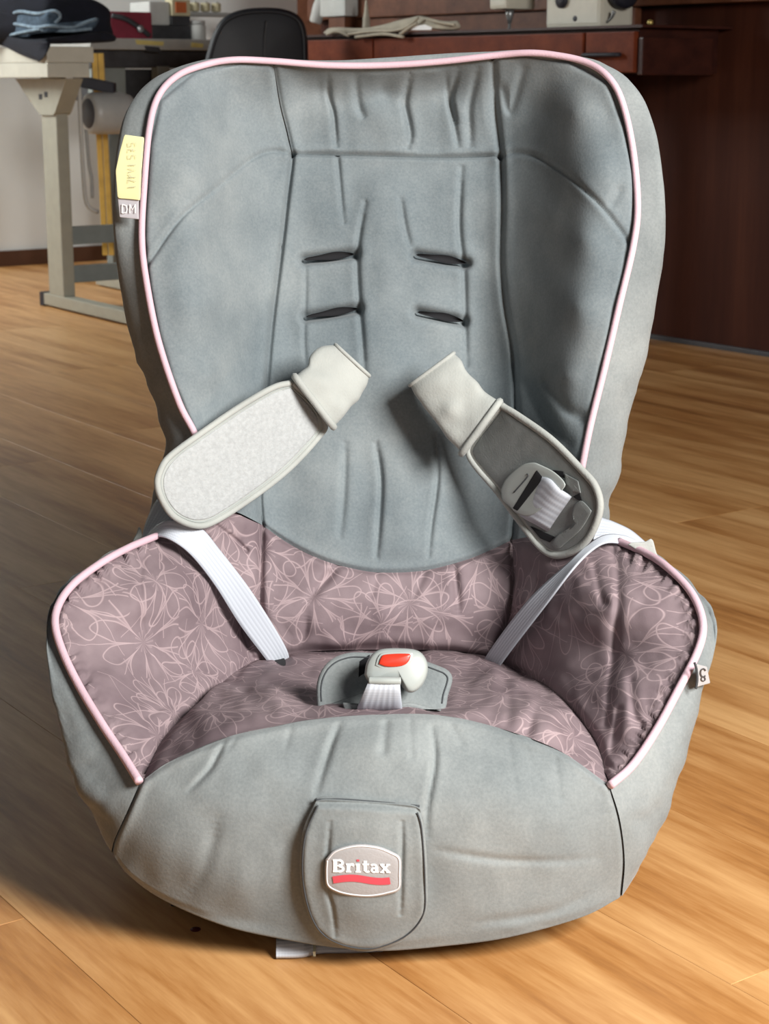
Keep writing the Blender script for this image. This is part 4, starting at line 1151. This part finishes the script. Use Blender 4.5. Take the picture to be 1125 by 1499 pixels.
for i in range(4):
    q = sh + (0.028 + 0.042 * i) * V_ + 0.04 * U + ZZ * .0973
    spo = empty('thread_spool', q, ('first', 'second', 'third', 'fourth')[i] + ' cream thread spool from the left in the row on the grey rack', 'spool', 'thread spools on the grey rack')
    cyl('thread', q + ZZ * .003, ZZ, [(0, .014), (.003, .017), (.026, .017), (.029, .014)], M['thread_cream'], spo)
    cyl('core', q, ZZ, [(0, .008), (.036, .008)], M['grey_top'], spo)

# dark garments thrown over the cream table
def face_y(x):
    """depth of the cream table's two visible top faces at image column x"""
    x = np.asarray(x, float)
    def along(d):
        lo = np.full(x.shape, 0.0); hi = np.full(x.shape, 1.5)
        for _ in range(40):
            m = (lo + hi) / 2
            q = proj(tc_ + ZZ * 0.716 + m[..., None] * d)[0]
            c = (q < x) if d is U else (q > x)
            hi = np.where(c, m, hi); lo = np.where(c, lo, m)
        return tc_[1] + lo * d[1]
    return np.where(x < 70, along(U), along(V_))
GARM = np.array([(-60, 2), (-10, -8), (60, -10), (120, -6), (158, 12), (162, 35), (166, 52), (160, 60), (100, 62), (40, 62), (-60, 56)], float)
gm = slab('dark_garment', GARM, lambda x, y: face_y(x) * 0 + tc_[1] + 0.15 + 0.0008 * np.abs(np.asarray(x, float) - 70), M['blackcloth'], None, 0.10, 6.0, 0.02, n=120)
tag(gm, 'black garment heaped on the cream table with one corner hanging over its edge', 'clothing')
slab('lower_fold', np.array([(-60, 54), (0, 56), (60, 57), (110, 50), (150, 46), (166, 51), (170, 55), (165, 61), (125, 63.5), (73, 64.5), (40, 63), (0, 62), (-60, 60)], float), lambda x, y: face_y(x) + 0.0, M['blackcloth'], gm, 0.13, 3.0, 0.004, n=110)
slab('hanging_corner', np.array([(-60, 48), (0, 52), (40, 58), (71, 62), (73, 68), (67, 80), (58, 90), (54, 89), (30, 80), (0, 66), (-60, 52)], float), lambda x, y: face_y(x) - 0.024, M['blackcloth'], gm, 0.012, 2.5, 0.003, n=90)
yj = lambda x, y: face_y(x) * 0 + tc_[1] + 0.035 + 0.0011 * np.clip(np.asarray(x, float) - 70, 0, 200) + 0.0030 * np.clip(70 - np.asarray(x, float), 0, 200)
JE = np.array([(-50, 30), (0, 22), (14, 18), (50, 20), (82, 15), (88, 22), (84, 36), (110, 38), (142, 26), (143, 34), (132, 44), (100, 46), (50, 50), (40, 55), (12, 53), (0, 48), (-50, 50)], float)
jn = slab('folded_jeans', JE, yj, M['denim'], None, 0.05, 4.0, 0.006, n=120)
tag(jn, 'folded dark jeans with pale worn seams lying on the black garment', 'jeans')
for q in ([(12, 24), (28, 17), (55, 20), (80, 16), (88, 24), (80, 34)], [(5, 44), (18, 35), (50, 40), (72, 38), (105, 40), (125, 33), (141, 28)], [(12, 52), (30, 48), (45, 45), (60, 42)], [(4, 34), (14, 22)], [(60, 44), (100, 45), (134, 42)]):
    q = np.array(q, float)
    tube('seam', P(q[:, 0], q[:, 1], yj(q[:, 0], q[:, 1]) - 0.006), 0.0048, M['denim_edge'], jn, 8, 40)

# office chair
CH = np.array([(292, 150), (296, 110), (302, 80), (312, 48), (326, 27), (350, 15), (385, 11), (418, 14), (440, 26), (449, 50), (451, 90), (452, 150), (370, 160)], float)
ych = lambda x, y: 3.72 + (np.asarray(x, float) - 300) * 0.0007
chp = P(375, 200, 3.9)
chair = empty('office_chair', (chp[0], chp[1] - 0.1, 0), 'black padded office chair standing behind the car seat', 'chair')
slab('backrest', CH, ych, M['leather'], chair, 0.05, 9.0, 0.012, n=90)
oc = offset(CH, 6)
tube('backrest_rim', np.vstack([P(oc[:, 0], oc[:, 1], ych(oc[:, 0], oc[:, 1]) + .002), P(oc[:1, 0], oc[:1, 1], ych(oc[:1, 0], oc[:1, 1]) + .002)]), 0.006, M['leather'], chair, 8, 120)
tube('stitching', [P(x, y, float(ych(x, y)) - .013) for x, y in ((390, 30), (387, 60), (386, 110))], 0.003, M['darkbox'], chair, 6)
cx_, cy_ = chp[0], chp[1] - 0.12
cyl('seat', np.array([cx_, cy_ - 0.05, 0.42]), ZZ, [(0, .16), (.01, .19), (.05, .20), (.07, .18)], M['leather'], chair)
cyl('gas_post', np.array([cx_, cy_ - 0.05, 0.08]), ZZ, [(0, .03), (.34, .025)], M['cap'], chair)
tube('back_bar', [(cx_, cy_ + 0.02, 0.43), (cx_, cy_ + 0.10, 0.46), (cx_, cy_ + 0.10, 0.60), (cx_, cy_ + 0.03, 0.72)], 0.02, M['cap'], chair, 8)
for i in range(5):
    a = 2 * math.pi * i / 5 + .3
    e = np.array([cx_ + .26 * math.cos(a), cy_ - .05 + .26 * math.sin(a), 0.06])
    tube('base_arm', [np.array([cx_, cy_ - .05, 0.09]), e], [0.022, 0.016], M['cap'], chair, 8)
    cyl('caster', np.array([e[0] - .012, e[1], 0.026]), np.array([1.0, 0, 0]), [(0, .022), (.003, .026), (.021, .026), (.024, .022)], M['cap'], chair)

# ---- desk along the panel wall
WPt = np.array(wp0)
lo_, hi_ = -1.5, 2.5
for _ in range(50):
    m_ = (lo_ + hi_) / 2
    if proj(WPt + m_ * UP_ + 0.30 * nP + ZZ * 0.75)[0] > 940: lo_ = m_
    else: hi_ = m_
DC = WPt + lo_ * UP_ + 0.30 * nP                # front right corner of the desk, on the floor
zc = lambda py, p: float(CAM_H + (115 - py) * CS / F_PX * ((p[1] - CAM_Y) * CS))
ztop, zmid, zbot = zc(38, DC), zc(47, DC), zc(110, DC)
DL = 1.55
desk = empty('writing_desk', DC, 'dark red brown wooden desk with a drawer along the panelled wall', 'desk')
def dbox(name, s0, s1, d0, d1, z0, z1, mat, parent, bev=0.003):
    """s along the front from the right corner, d in from the front"""
    return box(name, DC + s0 * UP_ + d0 * VP_ + ZZ * z0, (s1 - s0) * UP_, (d1 - d0) * VP_, ZZ * (z1 - z0), mat, parent, bev)
dbox('desktop', -0.012, DL, -0.012, 0.295, zmid + 0.012, ztop, M['desk_dark'], desk, 0.004)
dbox('side_panel', 0.0, 0.018, 0.004, 0.24, zbot, zmid - 0.012, M['desk_dark'], desk)
dbox('carcass', 0.02, DL - 0.02, 0.012, 0.28, zbot + 0.004, zmid + 0.011, M['desk_dark'], desk)
p_of = lambda px: [s for s in np.linspace(0, DL, 600) if proj(DC + s * UP_ + ZZ * .73)[0] < px][0]
s1, s2, s3 = p_of(856), p_of(548), p_of(470)
dr = dbox('drawer', 0.022, s1 - 0.006, -0.004, 0.011, zbot + 0.006, zmid + 0.002, M['desk'], desk)
ha = DC + (0.022 + (s1 - .028) * 0.28) * UP_ - 0.018 * VP_ + ZZ * (zbot * .52 + zmid * .48)
hb = DC + (0.022 + (s1 - .028) * 0.95) * UP_ - 0.018 * VP_ + ZZ * (zbot * .52 + zmid * .48)
tube('handle', [ha + VP_ * .014, ha, ha * .5 + hb * .5 - VP_ * .004, hb, hb + VP_ * .014], 0.0052, M['cap'], dr, 8)
dbox('front_panel', s1 + 0.004, s2 - 0.004, -0.004, 0.011, zbot + 0.006, zmid + 0.002, M['desk'], desk)
dbox('front_panel', s2 + 0.004, DL - 0.02, -0.004, 0.011, zbot + 0.006, zmid + 0.002, M['desk'], desk)
for s in (0.35, DL - 0.06):
    for d in (0.03, 0.24): dbox('leg', s, s + 0.045, d, d + 0.04, 0.0, zbot + 0.003, M['desk_dark'], desk)
dbox('back_board', 0.28, DL, 0.262, 0.284, ztop + 0.0, ztop + 0.055, M['rail'], desk)
kn = DC - 0.0 * UP_ - 0.018 * VP_ + ZZ * (ztop - 0.002)
kp = P(951, 36, DC[1] - 0.02)
cyl('brass_pin', DC + 0.006 * UP_ + 0.03 * VP_ + ZZ * ztop, ZZ, [(0, .004), (.006, .007), (.012, .006), (.014, .002)], M['brass'], desk)

# sewing machine on the desk
def on_desk(px, d):
    a, b = -0.3, DL + .4
    for _ in range(50):
        m = (a + b) / 2
        if proj(DC + m * UP_ + d * VP_ + ZZ * ztop)[0] > px: a = m
        else: b = m
    return a
d0 = 0.035
sa, sb = on_desk(878, d0), on_desk(798, d0)
sm = empty('sewing_machine', DC + sa * UP_ + d0 * VP_ + ZZ * (ztop + .0005), 'ivory sewing machine with a black wheel standing on the wooden desk', 'sewing machine')
zz0 = ztop + 0.0005
dbox('pillar', sa, sb, d0, d0 + 0.11, zz0, zz0 + 0.20, M['machine'], sm, 0.012)
sh_ = on_desk(737, d0); sh2 = on_desk(713, d0)
dbox('arm', sb - 0.01, sh_, d0 + 0.01, d0 + 0.10, zz0 + 0.11, zz0 + 0.20, M['machine'], sm, 0.012)
dbox('head', sh_ - 0.002, sh2, d0 + 0.005, d0 + 0.105, zz0 + 0.052, zz0 + 0.20, M['machine'], sm, 0.010)
ctrn = DC + (sh_ * .45 + sh2 * .55) * UP_ + (d0 + .05) * VP_
cyl('needle_bar', ctrn + ZZ * (zz0 + 0.018), ZZ, [(0, .004), (.012, .007), (.02, .010), (.034, .011)], M['steel'], sm)
cyl('presser_foot', ctrn + ZZ * (zz0 + 0.001), ZZ, [(0, .008), (.004, .008), (.006, .004), (.018, .003)], M['steel'], sm)
cyl('dial', DC + on_desk(822, d0) * UP_ + (d0 + .001) * VP_ + ZZ * (zz0 + .066), -VP_, [(0, .019), (.006, .019), (.010, .016)], M['cap'], sm)
cyl('screw', DC + on_desk(841, d0) * UP_ + (d0 + .001) * VP_ + ZZ * (zz0 + .022), -VP_, [(0, .007), (.003, .006)], M['vent'], sm)
cyl('hand_wheel', DC + (sa - 0.005) * UP_ + (d0 + .05) * VP_ + ZZ * (zz0 + .085), -UP_, [(0, .030), (.006, .042), (.03, .042), (.036, .034)], M['cap'], sm)
tube('lever', [DC + (sa - .002) * UP_ + (d0 + .02) * VP_ + ZZ * (zz0 + .012), DC + (sa - .022) * UP_ + (d0 + .015) * VP_ + ZZ * (zz0 + .022), DC + (sa - .03) * UP_ + (d0 + .015) * VP_ + ZZ * (zz0 + .036)], [.003, .003, .005], M['steel'], sm, 8)

# cloth and paper on the desk
def ydesk(d):
    def f(x, y):
        x = np.asarray(x, float); a = np.full(x.shape, -0.3); b = np.full(x.shape, DL + .6)
        for _ in range(40):
            m = (a + b) / 2
            c = proj(DC + m[..., None] * UP_ + d * VP_ + ZZ * ztop)[0] > x
            a = np.where(c, m, a); b = np.where(c, b, m)
        return DC[1] + a * UP_[1] + d * VP_[1]
    return f
CL = np.array([(473, 48), (482, 41), (500, 40), (530, 41), (560, 36), (585, 29), (600, 26), (612, 23), (625, 25), (640, 29), (655, 31), (670, 31), (673, 42), (655, 45), (632, 42), (620, 40), (606, 42), (597, 46), (591, 56), (575, 53), (545, 55), (510, 54), (480, 54)], float)
ed = P(CL[:, 0], CL[:, 1], ydesk(-0.012)(CL[:, 0], CL[:, 1])); ed[:, 2] = ztop
CL[:, 1] = np.minimum(CL[:, 1], proj(ed)[1] - 1.2)
cl = slab('linen_cloth', CL, ydesk(-0.010), M['linen'], None, 0.07, 2.5, 0.004, n=110)
tag(cl, 'crumpled beige linen cloth lying on the desk edge', 'cloth')
for q in ([(510, 50), (540, 46), (580, 44), (600, 36), (612, 26)], [(478, 50), (492, 46), (510, 52)], [(585, 50), (600, 40), (610, 34)], [(625, 28), (645, 33), (665, 36)], [(520, 54), (560, 50), (590, 54)]):
    q = np.array(q, float); yy = ydesk(-0.022)(q[:, 0], q[:, 1]) 
    tube('fold', P(q[:, 0], q[:, 1], yy - .004), 0.004, M['linen'], cl, 8, 30)
pa = quadslab('paper_sheet', [(600, 44), (606, 38), (622, 36), (632, 40), (631, 44)], ydesk(-0.022), M['white'], None, 0.003, 0.0, 0.5)
tag(pa, 'small white folded paper tucked under the beige cloth', 'paper')
# white lamp head and pale machine on the ledge behind
zl = ztop + 0.0555
def ledge(px, py=None):
    s = 0.0; a, b = -0.3, DL + .8
    for _ in range(50):
        m = (a + b) / 2
        if proj(DC + m * UP_ + 0.23 * VP_ + ZZ * zl)[0] > px: a = m
        else: b = m
    return DC + a * UP_ + 0.23 * VP_
e = ledge(500)
mm = empty('small_machine', e + ZZ * (ztop + .0005), 'small pale machine with a white tilted spout behind the beige cloth', 'machine')
box('stand', e - .04 * UP_ - .02 * VP_ + ZZ * (ztop + .0005), UP_ * .08, VP_ * .04, ZZ * .06, M['rail'], mm, .004)
box('body', e - .055 * UP_ - .03 * VP_ + ZZ * (ztop + .061), UP_ * .13, VP_ * .055, ZZ * .09, M['whitebox'], mm, .012)
sp0 = e + .095 * UP_ - .03 * VP_ + ZZ * (ztop + .045)
cyl('spout', sp0, np.array([0.30, 0, 0.95]), [(0, .015), (.004, .018), (.05, .021), (.09, .016)], M['whitebox'], mm)
e2 = ledge(560)
ss = empty('bodkin_stand', e2 - .06 * VP_ + ZZ * (ztop + .0005), 'slim cream cone standing behind the beige cloth', 'cone')
cyl('cone', e2 - .06 * VP_ + ZZ * (ztop + .0005), ZZ, [(0, .012), (.05, .010), (.07, .006), (.10, .003)], M['linen'], ss)
